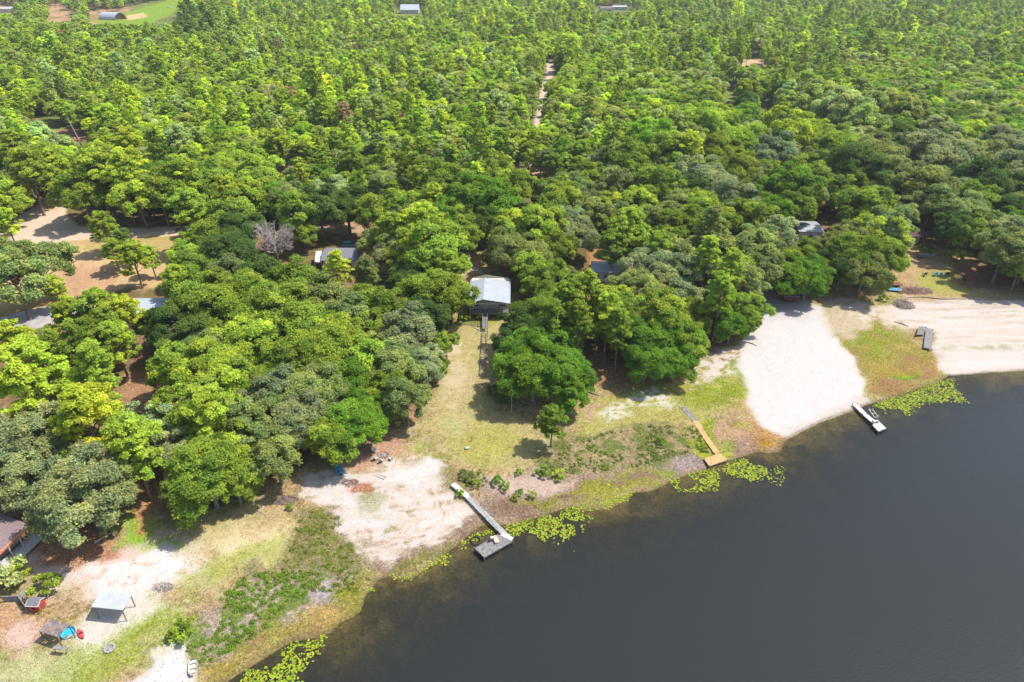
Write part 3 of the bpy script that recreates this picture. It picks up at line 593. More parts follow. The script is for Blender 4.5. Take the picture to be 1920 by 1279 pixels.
# self-sown woodland
cxs = []; cell = 6.6; yv = 95.0
while yv < 1500:
    sp_ = 5.9 if yv < 350 else (6.2 if yv < 800 else 8.0); half = .86*(yv*cp+H*sp)+30
    xs = np.arange(-half, half, sp_); cxs.append(np.stack([xs+rng.uniform(-.46, .46, len(xs))*sp_, yv+rng.uniform(-.46, .46, len(xs))*sp_], 1)); yv += sp_*.98
Pn = np.concatenate(cxs); hh, dd_ = height(Pn[:, 0], Pn[:, 1]); keep = dd_ > 14
for c in CLEAR: keep &= sdf(c, Pn[:, 0], Pn[:, 1]) < 1.5
hx = np.array([[t[0], t[1], t[3]*PROTO[t[4]][t[5]][2]] for t in trees])
for x, y, r0 in hx: keep &= np.hypot(Pn[:, 0]-x, Pn[:, 1]-y) > r0*.72+1.8
Pn = Pn[keep]; hh = hh[keep]
Z1 = fbm(Pn[:, 0]*.012, Pn[:, 1]*.012, 3, 201); Z2 = fbm(Pn[:, 0]*.035, Pn[:, 1]*.035, 2, 202)
for k in range(len(Pn)):
    x, y = Pn[k]; g = max(hh[k], 0)
    px, py = proj(x, y, g+8); r = random.random(); z = Z1[k]-.5; z2 = Z2[k]
    # broad-leaved wood to the right and near the lake, pines to the left and far
    oakness = .24 + .75*(1/(1+math.exp(-(px-1180)/140)))*(1/(1+math.exp(-(py-70)/40))) + .55*(1/(1+math.exp(-(py-330)/40))) + z*1.3
    if py < 130 and px > 1200: oakness -= .25
    if r < oakness:
        big = random.random() < .3; form = 'big' if big else 'mid'; s = random.uniform(.62, .95) if big else random.uniform(.65, 1.15)
        if px > 1250: tone = random.choices(['green','dark','grey','greygreen','olive','yg','vivid'], [4,2,2.2,3,1.5,1.6,2])[0]
        else: tone = random.choices(['green','yg','greygreen','olive','grey','vivid','pale'], [3.5,4,2,2,1,1,.8])[0]
    else:
        form = 'cone' if (random.random() < .28+.25*(Z2[k] > .5)) else ('round' if random.random() < .8 else 'pine')
        s = {'cone': random.lognormvariate(.05, .22), 'round': random.lognormvariate(-.08, .25), 'pine': random.uniform(.55, .9)}[form]
        tone = random.choices(['yg','lime','green','olive','greygreen','pale'], [4.5, 1.6 if z2 > .5 else .4, 5, 1.2, 1.2, .9] if px < 1250 else [2.5,.6,5.5,1.2,2,.8])[0]
    if random.random() < .003: tone = 'red'
    v = random.randrange(len(PROTO[form])); cm, tm, R, zc, semi = PROTO[form][v]
    px, py = proj(x, y, g+zc*s); d = depth_of(x, y, g+zc*s); rp = R*s*F/d; rv = semi*s*F/d
    if any(abs(px-a) < c+rp*.8 and abs(py-b) < e+rv*.8 for a, b, c, e in SEE): continue
    trees.append([x, y, g, s, form, v, tone, random.uniform(0, 6.28), px, py, rp, False])
print('trees', len(trees))
isoak = lambda t: t[4] in ('big', 'mid')
def pick(lst, n):
    vis = [t for t in lst if t[11] or (-10 < t[8] < 1930 and -5 < t[9] < 1285)]
    vis.sort(key=lambda t: (not t[11], -t[10])); return vis[:n]
ind = pick([t for t in trees if isoak(t)], 290) + pick([t for t in trees if not isoak(t)], 290)
ids = set(id(t) for t in ind); rest = [t for t in trees if id(t) not in ids]
LM = [('the white-roofed lake house', 915, 545), ('the brown-roofed house', 640, 480), ('the pale dirt road', 200, 430), ('the concrete driveway', 50, 600),
      ('the bare dead tree', 518, 448), ('the small grey-roofed cabin', 1140, 508), ('the white-roofed shed', 1516, 430), ('the blue lawn chairs', 1757, 516),
      ('the wide white sand beach', 1500, 690), ('the swirled sand', 780, 940), ('the open carport', 207, 1130), ('the forest track', 1025, 160),
      ('the arched barn', 210, 28), ('the tan-floored clearing', 1412, 118), ('the leaning dead snag', 148, 255), ('the orange board dock', 1310, 810), ('the white-roofed house under pines', 290, 560)]
ORD = ['nearest', 'second nearest', 'third nearest', 'fourth nearest', 'fifth nearest', 'sixth nearest', 'seventh nearest', 'eighth nearest', 'ninth nearest', 'tenth nearest']+['%dth nearest' % k for k in range(11, 200)]
TB = 1.6
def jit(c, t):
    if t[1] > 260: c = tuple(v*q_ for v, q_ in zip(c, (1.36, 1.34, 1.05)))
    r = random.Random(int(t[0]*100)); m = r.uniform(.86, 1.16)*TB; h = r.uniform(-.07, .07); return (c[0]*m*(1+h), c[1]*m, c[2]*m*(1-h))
buckets = {}
for t in ind:
    nm, lx, ly = min(LM, key=lambda q: math.hypot((t[8]-q[1]), (t[9]-q[2])*1.3)); dx, dy = t[8]-lx, t[9]-ly
    relw = ('right of' if dx > 0 else 'left of') if abs(dx) > abs(dy)*1.2 else ('behind' if dy < 0 else 'in front of')
    shape = {'big': 'broad oak', 'mid': 'rounded oak', 'pine': 'tall bare-stemmed pine', 'round': 'spreading pine', 'cone': 'slender pine'}[t[4]]
    buckets.setdefault((WORD[t[6]], shape, relw, nm), []).append((math.hypot(dx, dy), t))
SRC = {}
for (wd, shape, relw, nm), lst in buckets.items():
    lst.sort(key=lambda q: q[0])
    for k, (_, t) in enumerate(lst):
        cm, tm, R, zc, semi = PROTO[t[4]][t[5]]; oak = isoak(t)
        lab = ('%s %s %s %s' % (wd, shape, relw, nm)) if len(lst) == 1 else ('%s of the %ss %s %s' % (ORD[k], wd+' '+shape, relw, nm))
        o = empty('oak_tree' if oak else 'pine_tree', (t[0], t[1], t[2]), t[7], lab, 'oak tree' if oak else 'pine tree', 'oak trees of the lakeside wood' if oak else 'pine trees of the lakeside wood')
        o.scale = (t[3],)*3
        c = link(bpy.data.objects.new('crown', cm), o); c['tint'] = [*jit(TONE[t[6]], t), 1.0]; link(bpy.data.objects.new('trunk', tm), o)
        SRC.setdefault((t[4], t[5]), c)
# far wood: one object, trees instanced on its points
def src(form, v):
    return SRC.get((form, v))
P = bpy.data.meshes.new('distant_wood'); P.vertices.add(len(rest)); P.vertices.foreach_set('co', np.array([[t[0], t[1], t[2]] for t in rest], np.float32).ravel())
keys = [(f, v) for f in ('big','mid','pine','round','cone') for v in range(len(PROTO[f])) if src(f, v)]
def at_(nm, ty, arr, fld='value'):
    a = P.attributes.new(nm, ty, 'POINT'); a.data.foreach_set(fld, np.asarray(arr, np.int32 if ty == 'INT' else np.float32).ravel())
KI = {k: i for i, k in enumerate(keys)}
def kidx(t):
    if (t[4], t[5]) in KI: return KI[(t[4], t[5])]
    return [i for k, i in KI.items() if k[0] == t[4]][0] if any(k[0] == t[4] for k in KI) else 0
at_('kind_index', 'INT', [kidx(t) for t in rest]); at_('turn', 'FLOAT', [t[7] for t in rest]); at_('size', 'FLOAT', [t[3] for t in rest])
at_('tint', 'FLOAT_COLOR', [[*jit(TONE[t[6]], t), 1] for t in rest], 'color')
wood = link(bpy.data.objects.new('distant_wood', P)); meta(wood, 'dense mixed woodland of pines and oaks running back to the top of the photo', 'woodland', None, 'stuff')
ng = bpy.data.node_groups.new('wood', 'GeometryNodeTree'); ng.interface.new_socket('Geometry', in_out='INPUT', socket_type='NodeSocketGeometry'); ng.interface.new_socket('Geometry', in_out='OUTPUT', socket_type='NodeSocketGeometry')
N = ng.nodes; Lk = ng.links; gi = N.new('NodeGroupInput'); go = N.new('NodeGroupOutput'); jn = N.new('GeometryNodeJoinGeometry')
def na(nm, ty):
    a = N.new('GeometryNodeInputNamedAttribute'); a.data_type = ty; a.inputs[0].default_value = nm; return a.outputs[0]
ka = na('kind_index', 'INT'); ra = na('turn', 'FLOAT'); sa = na('size', 'FLOAT'); cb = N.new('ShaderNodeCombineXYZ'); Lk.new(ra, cb.inputs[2])
for k, i in KI.items():
    eq = N.new('FunctionNodeCompare'); eq.data_type = 'INT'; eq.operation = 'EQUAL'; Lk.new(ka, eq.inputs[2]); eq.inputs[3].default_value = i
    objs = [src(*k)]+[c for c in src(*k).parent.children if c.data.name.endswith('trunk') or 'trunk' in c.name]
    for ob in objs:
        oi = N.new('GeometryNodeObjectInfo'); oi.inputs[0].default_value = ob; oi.inputs[1].default_value = True; oi.transform_space = 'ORIGINAL'
        ip = N.new('GeometryNodeInstanceOnPoints'); Lk.new(gi.outputs[0], ip.inputs['Points']); Lk.new(eq.outputs[0], ip.inputs['Selection']); Lk.new(oi.outputs['Geometry'], ip.inputs['Instance'])
        Lk.new(cb.outputs[0], ip.inputs['Rotation']); Lk.new(sa, ip.inputs['Scale']); Lk.new(ip.outputs[0], jn.inputs[0])
Lk.new(jn.outputs[0], go.inputs[0]); md = wood.modifiers.new('wood', 'NODES'); md.node_group = ng

# ============================================================ THINGS
class Th:
    def __init__(s, name, px, py, label, cat, rz=0, group=None):
        s.p = G(px, py); s.rz = rz; s.o = empty(name, s.p, rz, label, cat, group); s.g = s.p[2]
    def l(s, px, py, h=0.0):        # photo point at height h above the base, in local coordinates
        q = W(px, py, s.g+h); dx, dy = q[0]-s.p[0], q[1]-s.p[1]; c, n = math.cos(-s.rz), math.sin(-s.rz)
        return (dx*c-dy*n, dx*n+dy*c, h)
def ang(a, b):
    A = G(*a); B = G(*b); return math.atan2(B[1]-A[1], B[0]-A[0])
def planks(mb, A, B, w, pl=.15, gap=.02, th=.04, r=random):
    A = Vector(A); B = Vector(B); d = B-A; Ln = d.length; d.normalize(); s = Vector((-d.y, d.x, 0)).normalized(); n = int(Ln/pl)
    for k in range(n):
        a = A+d*(k*Ln/n); b = A+d*((k+1)*Ln/n-gap); e = r.uniform(-.03, .03); dz = Vector((0,0,r.uniform(-.006,.006)))
        q = [a-s*(w/2+e), b-s*(w/2+e), b+s*(w/2-e), a+s*(w/2-e)]; mb.hexa([p+dz-Vector((0,0,th)) for p in q]+[p+dz for p in q])
def window(mbs, x, y, z, w, h, ax='x', parent=None, m=None):
    f = MB(); t = .05
    if ax == 'x':
        f.box(x-w/2-.06, x+w/2+.06, y-t, y+t, z-h/2-.06, z-h/2).box(x-w/2-.06, x+w/2+.06, y-t, y+t, z+h/2, z+h/2+.06).box(x-w/2-.06, x-w/2, y-t, y+t, z-h/2, z+h/2).box(x+w/2, x+w/2+.06, y-t, y+t, z-h/2, z+h/2)
        g = MB().box(x-w/2, x+w/2, y-.03, y+.03, z-h/2, z+h/2)
    else:
        f.box(x-t, x+t, y-w/2-.06, y+w/2+.06, z-h/2-.06, z-h/2).box(x-t, x+t, y-w/2-.06, y+w/2+.06, z+h/2, z+h/2+.06).box(x-t, x+t, y-w/2-.06, y-w/2, z-h/2, z+h/2).box(x-t, x+t, y+w/2, y+w/2+.06, z-h/2, z+h/2)
        g = MB().box(x-.03, x+.03, y-w/2, y+w/2, z-h/2, z+h/2)
    o = f.build('window', M_white, parent); g.build('pane', M_glass, o)
def gable(root, x0, x1, y0, y1, ze, zr, mw, mr, ridge='x', rib=0, over=.5, floor=0.0, rid=.5):
    """walls + pitched roof; ridge along x or y"""
    wl = MB(); wl.box(x0, x1, y0, y1, floor-.6, ze-.02)
    wo = wl.build('wall', mw, root); rf = MB(); th = .12
    if ridge == 'x':
        ym = y0+(y1-y0)*rid; a0, a1 = x0-over, x1+over
        MBg = MB().add([(x0,y0,ze-.02),(x0,y1,ze-.02),(x0,ym,zr-.1),(x1,y0,ze-.02),(x1,y1,ze-.02),(x1,ym,zr-.1)], [(0,2,1),(3,4,5)]); MBg.build('gable_end', mw, root)
        rf.slab([(a0,y0-over,ze),(a1,y0-over,ze),(a1,ym,zr),(a0,ym,zr)], th); rf.slab([(a0,ym,zr+.002),(a1,ym,zr+.002),(a1,y1+over,ze),(a0,y1+over,ze)], th)
        if rib:
            k = a0+.2
            while k < a1:
                rf.beam((k,y0-over,ze+.02),(k,ym,zr+.02),.05,.05); rf.beam((k,ym,zr+.02),(k,y1+over,ze+.02),.05,.05); k += rib
    else:
        xm = x0+(x1-x0)*rid; b0, b1 = y0-over, y1+over
        MBg = MB().add([(x0,y0,ze-.02),(x1,y0,ze-.02),(xm,y0,zr-.1),(x0,y1,ze-.02),(x1,y1,ze-.02),(xm,y1,zr-.1)], [(0,1,2),(3,5,4)]); MBg.build('gable_end', mw, root)
        rf.slab([(x0-over,b0,ze),(xm,b0,zr),(xm,b1,zr),(x0-over,b1,ze)], th); rf.slab([(xm,b0,zr+.002),(x1+over,b0,ze),(x1+over,b1,ze),(xm,b1,zr+.002)], th)
        if rib:
            k = b0+.2
            while k < b1:
                rf.beam((x0-over,k,ze+.02),(xm,k,zr+.02),.05,.05); rf.beam((xm,k,zr+.02),(x1+over,k,ze+.02),.05,.05); k += rib
    return rf.build('roof', mr, root)
# ---- lake house
t = Th('lake_house', 917, 578, 'small lake house on piers with a white metal gable roof and a front porch', 'house'); R0 = t.o
ZE, ZR, ZF = 4.4, 5.5, 1.35
fl = t.l(877, 569, ZE); fr = t.l(957, 567, ZE); bl = t.l(881, 520, ZE); x0, x1, yf, yb = fl[0]+.4, fr[0]-.4, fl[1], bl[1]; xr = t.l(906, 566, ZR)[0]
yw = yf+2.6
MB().box(x0, x1, yw, yb-.3, ZF, ZE-.05).build('wall', M_siding, R0)
MB().add([(x0,yw,ZE-.05),(x1,yw,ZE-.05),(xr,yw,ZR-.15),(x0,yb-.3,ZE-.05),(x1,yb-.3,ZE-.05),(xr,yb-.3,ZR-.15)], [(0,1,2),(3,5,4)]).build('gable_end', M_siding, R0)
rf = MB(); ybr = yb-2.6
rf.slab([(x0-.4,yf,ZE),(xr,yf,ZR),(xr,ybr,ZR),(x0-.4,ybr,ZE)], .1); rf.slab([(xr,yf,ZR),(x1+.4,yf,ZE),(x1+.4,ybr,ZE),(xr,ybr,ZR)], .1)
rf.slab([(x0-.4,ybr,ZE+.003),(x1+.4,ybr,ZE+.003),(x1+.4,yb,ZE-.5),(x0-.4,yb,ZE-.5)], .1); rf.add([(x0-.4,ybr+.02,ZE),(xr,ybr+.02,ZR),(x1+.4,ybr+.02,ZE)], [(0,2,1)])
ro = rf.build('roof', M_whitemetal, R0); k = yf+.3; sm = MB()
while k < ybr: sm.beam((x0-.4,k,ZE+.02),(xr,k,ZR+.02),.035,.035); sm.beam((xr,k,ZR+.02),(x1+.4,k,ZE+.02),.035,.035); k += .6
sm.beam((xr,yf,ZR+.03),(xr,ybr,ZR+.03),.22,.05); sm.build('seam', M_whitemetal, ro)
MB().box(x0-.42, x1+.42, yf-.05, yf-.003, ZE-.22, ZE-.02).build('fascia', M_white, R0)
dk = MB(); planks(dk, (x0, yf+1.3, ZF), (x1, yf+1.3, ZF), 2.5, .16); dk.build('porch_floor', M_grey, R0)
MB().box(x0+.1, x1-.1, yw+.2, yb-.5, ZF-.35, ZF-.003).build('floor_frame', M_dkgrey, R0)
for i in range(5):
    x = x0+.1+(x1-x0-.2)*i/4; MB().box(x-.07, x+.07, yf+.1, yf+.24, -.4, ZE-.2).build('post', M_white if i in (0, 4) else M_dkgrey, R0)
for i in range(4):
    for j in range(3):
        x = x0+.4+(x1-x0-.8)*i/3; y = yw+.3+(yb-yw-1)*j/2; MB().box(x-.15, x+.15, y-.15, y+.15, -.4, ZF-.35).build('pier', M_stone, R0)
gap0, gap1 = t.l(904, 580, ZF)[0]-.1, t.l(914, 580, ZF)[0]+.2
for a, b_ in ((x0+.1, gap0), (gap1, x1-.1)):
    r = MB().box(a, b_, yf+.05, yf+.12, ZF+.95, ZF+1.03).box(a, b_, yf+.05, yf+.12, ZF+.12, ZF+.2); x = a
    while x < b_: r.box(x, x+.05, yf+.06, yf+.11, ZF+.2, ZF+.95); x += .16
    r.build('railing', M_grey, R0)
window(None, x0+1.6, yw-.03, ZF+1.5, 1.2, 1.1, 'x', R0); window(None, x1-1.6, yw-.03, ZF+1.5, 1.6, 1.1, 'x', R0); window(None, x0-.03, yw+2.5, ZF+1.5, 1.0, 1.0, 'y', R0); window(None, x1+.03, yw+2.5, ZF+1.5, 1.0, 1.0, 'y', R0)
d_ = MB().box((gap0+gap1)/2-.45, (gap0+gap1)/2+.45, yw-.06, yw-.003, ZF, ZF+2.05).build('door', M_white, R0); MB().lathe([(.03,0),(.04,.03),(.03,.06)], 8, ((gap0+gap1)/2+.35, yw-.1, ZF+1)).build('handle', M_alu, d_)
# ---- walkway from the porch and its bare frame
t = Th('boardwalk', 910, 600, 'narrow grey board ramp running down from the front porch of the lake house', 'walkway')
A = t.l(910, 584, 1.3); B = t.l(909, 616, .75); mb = MB(); planks(mb, A, B, 1.25, .17, .03); mb.build('deck', M_grey, t.o)
for s in (-1, 1):
    MB().beam((A[0]+s*.5, A[1], A[2]-.12), (B[0]+s*.5, B[1], B[2]-.12), .06, .15).build('stringer', M_dkgrey, t.o)
    MB().beam((A[0]+s*.6, A[1], A[2]+.85), (B[0]+s*.6, B[1], B[2]+.85), .05, .08).build('handrail', M_grey, t.o)
    for k in range(4):
        f = k/3; p = [A[i]*(1-f)+B[i]*f for i in range(3)]; MB().box(p[0]+s*.6-.05, p[0]+s*.6+.05, p[1]-.05, p[1]+.05, -.4, p[2]+.88).build('post', M_dkgrey, t.o)
t = Th('walkway_frame', 907, 660, 'derelict ladder-like walkway frame with missing boards on the lawn below the lake house', 'walkway')
A = t.l(909, 622, .6); B = t.l(905, 703, .35); sd = [[], []]
for s in (-1, 1): MB().beam((A[0]+s*.55, A[1], A[2]), (B[0]+s*.6, B[1], B[2]), .07, .16).build('stringer', M_dkgrey, t.o)
cr = MB(); n = 30
for k in range(n+1):
    if random.random() < .25: continue
    f = k/n; p = Vector([A[i]*(1-f)+B[i]*f for i in range(3)]); j = random.uniform(-.1, .1); cr.beam(p+Vector((-.62, j, .09)), p+Vector((.62, -j, .09)), .10, .04)
cr.build('cross_board', M_grey, t.o)
for k in range(0, 11):
    f = k/10; p = [A[i]*(1-f)+B[i]*f for i in range(3)]
    for s in (-1, 1): MB().box(p[0]+s*.66-.05, p[0]+s*.66+.05, p[1]-.05, p[1]+.05, -.5, p[2]+random.choice([.12, .5, .15])).build('post', M_dkgrey, t.o)
# ---- wire fence beside the ramp
t = Th('wire_fence', 870, 607, 'low dark green wire fence crossing the lawn left of the board ramp', 'fence')
pts = [t.l(x, y, 0) for x, y in ((836,603),(852,605),(868,607),(885,610),(905,613))]
for p in pts: MB().tube([(p[0],p[1],-.2),(p[0],p[1],1.15)], [.035,.035], 6).build('post', M_dark, t.o)
wm = MB(); Mgw = mat('green_wire', (.04,.10,.05), .6)
for a, b_ in zip(pts, pts[1:]):
    for z in (.1,.3,.5,.7,.9,1.1): wm.beam((a[0],a[1],z),(b_[0],b_[1],z),.03)
    for k in range(12):
        f = k/12; x, y = a[0]*(1-f)+b_[0]*f, a[1]*(1-f)+b_[1]*f; wm.beam((x,y,.05),(x,y,1.1),.025)
wm.build('wire_mesh', Mgw, t.o)
t = Th('white_pipe', 889, 614, 'long white pipe lying on the lawn below the wire fence', 'pipe'); a = t.l(889, 614, .08); b_ = t.l(905, 622, .08)
MB().tube([a, b_], [.09,.09], 8).build('pipe_length', M_white, t.o); MB().tube([(a[0],a[1],0),(a[0],a[1],1.1)], [.06,.06], 8).build('standpipe', M_white, t.o)
# ---- docks
def dock(name, path, w, z, mdeck, label, pf=None, mpf=None, mfirst=None, pl=.16, z0=None):
    t = Th(name, path[0][0], path[0][1], label, 'dock'); t.o.location.z = 0; t.g = 0
    n = len(path); zs = [z if z0 is None else z0+(z-z0)*min(1, i/(n-1)*1.6) for i in range(n)]
    P = [Vector(t.l(x, y, zz)) for (x, y), zz in zip(path, zs)]
    for i in range(n-1):
        m = mfirst if (i == 0 and mfirst) else mdeck; mb = MB(); planks(mb, P[i], P[i+1], w, pl); mb.build('deck', m, t.o, 'older grey boards' if (i == 0 and mfirst) else None)
        d = (P[i+1]-P[i]); s = Vector((-d.y, d.x, 0)).normalized(); ln = d.length
        for sg in (-1, 1): MB().beam(P[i]+s*sg*(w/2-.06)-Vector((0,0,.13)), P[i+1]+s*sg*(w/2-.06)-Vector((0,0,.13)), .05, .16).build('side_beam', M_dkgrey, t.o)
        k = max(1, int(ln/2.4))
        for j in range(k+1):
            c = P[i]+d*(j/k)
            for sg in (-1, 1):
                q = c+s*sg*(w/2+.05); h = random.choice([.05, .05, .3]); MB().tube([(q.x,q.y,-2.2),(q.x,q.y,q.z+h)], [.07,.065], 7).build('post', M_dkgrey, t.o)
    if pf:
        q = [Vector(t.l(x, y, z+.012)) for x, y in pf]; mb = MB(); L1 = (q[1]-q[0]).length; k = max(3, int(L1/.17))
        for j in range(k):
            a, b_ = j/k, (j+1)/k-.012/L1*2; e = random.uniform(-.03, .03)
            A = q[0].lerp(q[1], a); B = q[0].lerp(q[1], b_); C = q[3].lerp(q[2], b_); D = q[3].lerp(q[2], a); o = (C-B).normalized()*e
            zz = Vector((0,0,.045)); mb.hexa([A-zz-o, B-zz-o, C-zz+o, D-zz+o, A-o, B-o, C+o, D+o])
        mb.build('platform', mpf or mdeck, t.o)
        fr_ = MB()
        for j in range(4): fr_.beam(q[j]-Vector((0,0,.16)), q[(j+1) % 4]-Vector((0,0,.16)), .06, .2)
        fr_.build('platform_frame', M_dkgrey, t.o)
        for p in q+[(q[0]+q[1])/2, (q[2]+q[3])/2]: MB().tube([(p.x,p.y,-2.4),(p.x,p.y,p.z+.12)], [.08,.075], 7).build('post', M_dkgrey, t.o)
    return t, P
t, P = dock('grey_dock', [(849,907),(878,932),(915,970),(952,1007)], 1.0, .75, M_whitewood, 'weathered grey board dock with a square end platform beside the swirled sand', [(890,1028),(934,1002),(962,1014),(908,1045)], M_grey, M_white, z0=1.3)
A = t.l(940, 1001, .80); B = t.l(961, 1011, .80); mb = MB(); mb.beam(A, B, .75, .06); mb.build('ramp_plate', M_white, t.o)
r = MB(); q = [t.l(x, y, .75) for x, y in ((884,936),(906,956),(938,996))]
for a, b_ in zip(q, q[1:]):
    r.beam((a[0]+.2,a[1]+.25,1.55),(b_[0]+.2,b_[1]+.25,1.5),.05); r.beam((a[0]+.2,a[1]+.25,.6),(a[0]+.2,a[1]+.25,1.55),.06)
r.build('handrail', M_dkgrey, t.o)
dock('orange_board_dock', [(1279,762),(1304,789),(1322,818),(1345,850)], 1.15, .65, M_newwood, 'board dock of fresh orange lumber with an L-shaped end standing over reddish mud', [(1320,860),(1349,849),(1365,862),(1330,874)], M_newwood, M_grey, z0=1.1)
t, P = dock('white_dock', [(1603,758),(1622,777),(1642,794)], 1.1, .6, M_white, 'straight white dock running from the big sand beach into open water', [(1636,797),(1647,789),(1662,803),(1647,809)], M_white, z0=.6)
a = t.l(1641, 792, .65); mb = MB().box(a[0]-.6, a[0]+.5, a[1]-.2, a[1]+.2, 1.05, 1.12).box(a[0]-.6, a[0]-.5, a[1]-.2, a[1]+.2, .6, 1.05).box(a[0]+.4, a[0]+.5, a[1]-.2, a[1]+.2, .6, 1.05); mb.build('bench', M_white, t.o)
zs_ = G(1741, 636)[2]+.45; dock('short_grey_dock', [(1743,616),(1739,653)], 1.6, zs_, M_grey, 'short grey board dock stranded on dry ground beside the raked beach', z0=zs_)
t = Th('tilted_platform', 1727, 625, 'small dark grey board platform tilted against the stranded short dock', 'platform')
q = [t.l(1724, 612, .9), t.l(1738, 613, .55), t.l(1731, 628, .4), t.l(1718, 627, .75)]; MB().slab(q, .1).build('deck', M_dkgrey, t.o)
for p in q: MB().box(p[0]-.07, p[0]+.07, p[1]-.07, p[1]+.07, -.3, p[2]-.1).build('leg', M_dkgrey, t.o)
# things on the grey dock
t = Th('chair', 931, 1016, 'pale tan lounge chair standing on the end platform of the grey dock', 'chair'); t.o.location = W(931, 1017, .78); t.o.rotation_euler = (0,0,.5)
Mtan = mat('tan_plastic', (.66,.50,.34), .6)
MB().box(-.32,.32,-.35,.3,.32,.38).build('seat', Mtan, t.o); MB().hexa([(-.32,.28,.36),(.32,.28,.36),(.32,.34,.36),(-.32,.34,.36),(-.3,.6,.95),(.3,.6,.95),(.3,.65,.93),(-.3,.65,.93)]).build('backrest', Mtan, t.o)
for x in (-.28,.28):
    for y in (-.3,.25): MB().box(x-.03,x+.03,y-.03,y+.03,0,.32).build('leg', Mtan, t.o)
t = Th('storage_box', 925, 1008, 'small white storage box beside the tan chair on the grey dock', 'box'); t.o.location = W(924, 1011, .78); MB().box(-.35,.35,-.22,.22,0,.4).build('body', M_white, t.o, bevel=.03); MB().box(-.38,.38,-.25,.25,.4,.46).build('lid', M_white, t.o, bevel=.02)
t = Th('bucket', 916, 1012, 'black bucket left of the white box on the grey dock', 'bucket'); t.o.location = W(917, 1016, .78); MB().lathe([(.14,0),(.18,.36),(.16,.36),(.13,.04)], 12).build('body', M_black, t.o); MB().tube([(-.17,0,.34),(0,0,.5),(.17,0,.34)], [.01,.01,.01], 5).build('handle', M_alu, t.o)
def ring(name, loc, Rr, r, m, label, cat, tilt=0):
    vs = []; fs = []; n, k = 24, 8
    for i in range(n):
        for j in range(k):
            a = 2*math.pi*i/n; b_ = 2*math.pi*j/k; q = Rr+r*math.cos(b_); vs.append((q*math.cos(a), q*math.sin(a), r*math.sin(b_)))
            fs.append((i*k+j, ((i+1) % n)*k+j, ((i+1) % n)*k+(j+1) % k, i*k+(j+1) % k))
    mb = MB().add(vs, fs); o = mb.build(name, m, None, smooth=True); o.location = loc; o.rotation_euler = (tilt, 0, 0); return meta(o, label, cat)
p = W(892, 1014, .05); ring('tractor_tyre', p, .75, .16, M_black, 'black rubber ring afloat among lily pads left of the grey dock platform', 'tyre', .12)
t = Th('boat_lift', 1638, 774, 'light metal lift frame in the water on the right side of the white dock', 'boat lift'); t.g = 0; t.o.location.z = 0
a, b_, c, d = t.l(1629,768,.5), t.l(1636,768,.5), t.l(1647,782,.5), t.l(1640,783,.5)
MB().beam(a, d, .1).build('rail', M_alu, t.o); MB().beam(b_, c, .1).build('rail', M_alu, t.o)
MB().beam(a, b_, .09).beam(d, c, .09).beam(Vector(a).lerp(Vector(d), .5), Vector(b_).lerp(Vector(c), .5), .09).build('cross_bar', M_alu, t.o)
for q in (a, b_, c, d): MB().tube([(q[0],q[1],-1.8),(q[0],q[1],.9)], [.05,.05], 6).build('post', M_alu, t.o)
# ---- carport
t = Th('carport', 207, 1150, 'open carport with a flat pale metal roof on four posts over bare sand', 'carport')
q = [t.l(188,1108,2.7), t.l(248,1114,2.5), t.l(230,1144,2.4), t.l(171,1138,2.6)]; ro = MB().slab(q, .06); ro_ = ro.build('roof', M_metal, t.o); rb = MB(); Q = [Vector(p) for p in q]
for k in range(1, 9): rb.beam(Q[0].lerp(Q[1], k/9)+Vector((0,0,.02)), Q[3].lerp(Q[2], k/9)+Vector((0,0,.02)), .035)
rb.build('seam', M_metal, ro_)
cen = sum(Q, Vector())/4
for p in Q:
    e = p.lerp(cen, .1); MB().box(e.x-.06, e.x+.06, e.y-.06, e.y+.06, -.3, e.z-.06).build('post', M_grey, t.o)
for i in range(4):
    e, f = Q[i].lerp(cen, .1), Q[(i+1) % 4].lerp(cen, .1); MB().beam(e-Vector((0,0,.16)), f-Vector((0,0,.16)), .07, .12).build('roof_beam', M_grey, t.o)
# ---- plank-roof pavilion with toys
t = Th('pavilion', 98, 1200, 'small open shelter with a brown plank roof with missing boards', 'shelter')
q = [Vector(t.l(95,1160,2.7)), Vector(t.l(131,1171,2.7)), Vector(t.l(107,1194,2.1)), Vector(t.l(72,1183,2.1))]; rf = MB(); n = 15
for k in range(n):
    a, b_ = k/n, (k+.9)/n; A, B, C, D = q[0].lerp(q[1], a), q[0].lerp(q[1], b_), q[3].lerp(q[2], b_), q[3].lerp(q[2], a); z = Vector((0,0,.04))
    segs = [(0, 1)]
    if k in (5, 7): segs = [(0, .5), (.82, 1)]
    if k in (10,): segs = [(0, .14), (.4, 1)]
    for s0, s1 in segs:
        P4 = [A.lerp(D, s0), B.lerp(C, s0), B.lerp(C, s1), A.lerp(D, s1)]; rf.hexa([p-z for p in P4[::-1]]+P4[::-1])
Mpl = mat('brown_planks', (.27,.215,.195), .9, 2, .35, .3); rf.build('roof', Mpl, t.o); cen = sum(q, Vector())/4
for p in q:
    e = p.lerp(cen, .08); MB().box(e.x-.06, e.x+.06, e.y-.06, e.y+.06, -.3, e.z-.1).build('post', M_dkgrey, t.o)
for i in range(4):
    e, f = q[i].lerp(cen, .08), q[(i+1) % 4].lerp(cen, .08); MB().beam(e-Vector((0,0,.14)), f-Vector((0,0,.14)), .06, .12).build('roof_beam', M_dkgrey, t.o)
a, b_ = t.l(100, 1214, .9), t.l(122, 1216, .9); MB().beam(a, b_, .5, .06).beam((a[0],a[1],0), a, .08).beam((b_[0],b_[1],0), b_, .08).build('bench', M_grey, t.o)
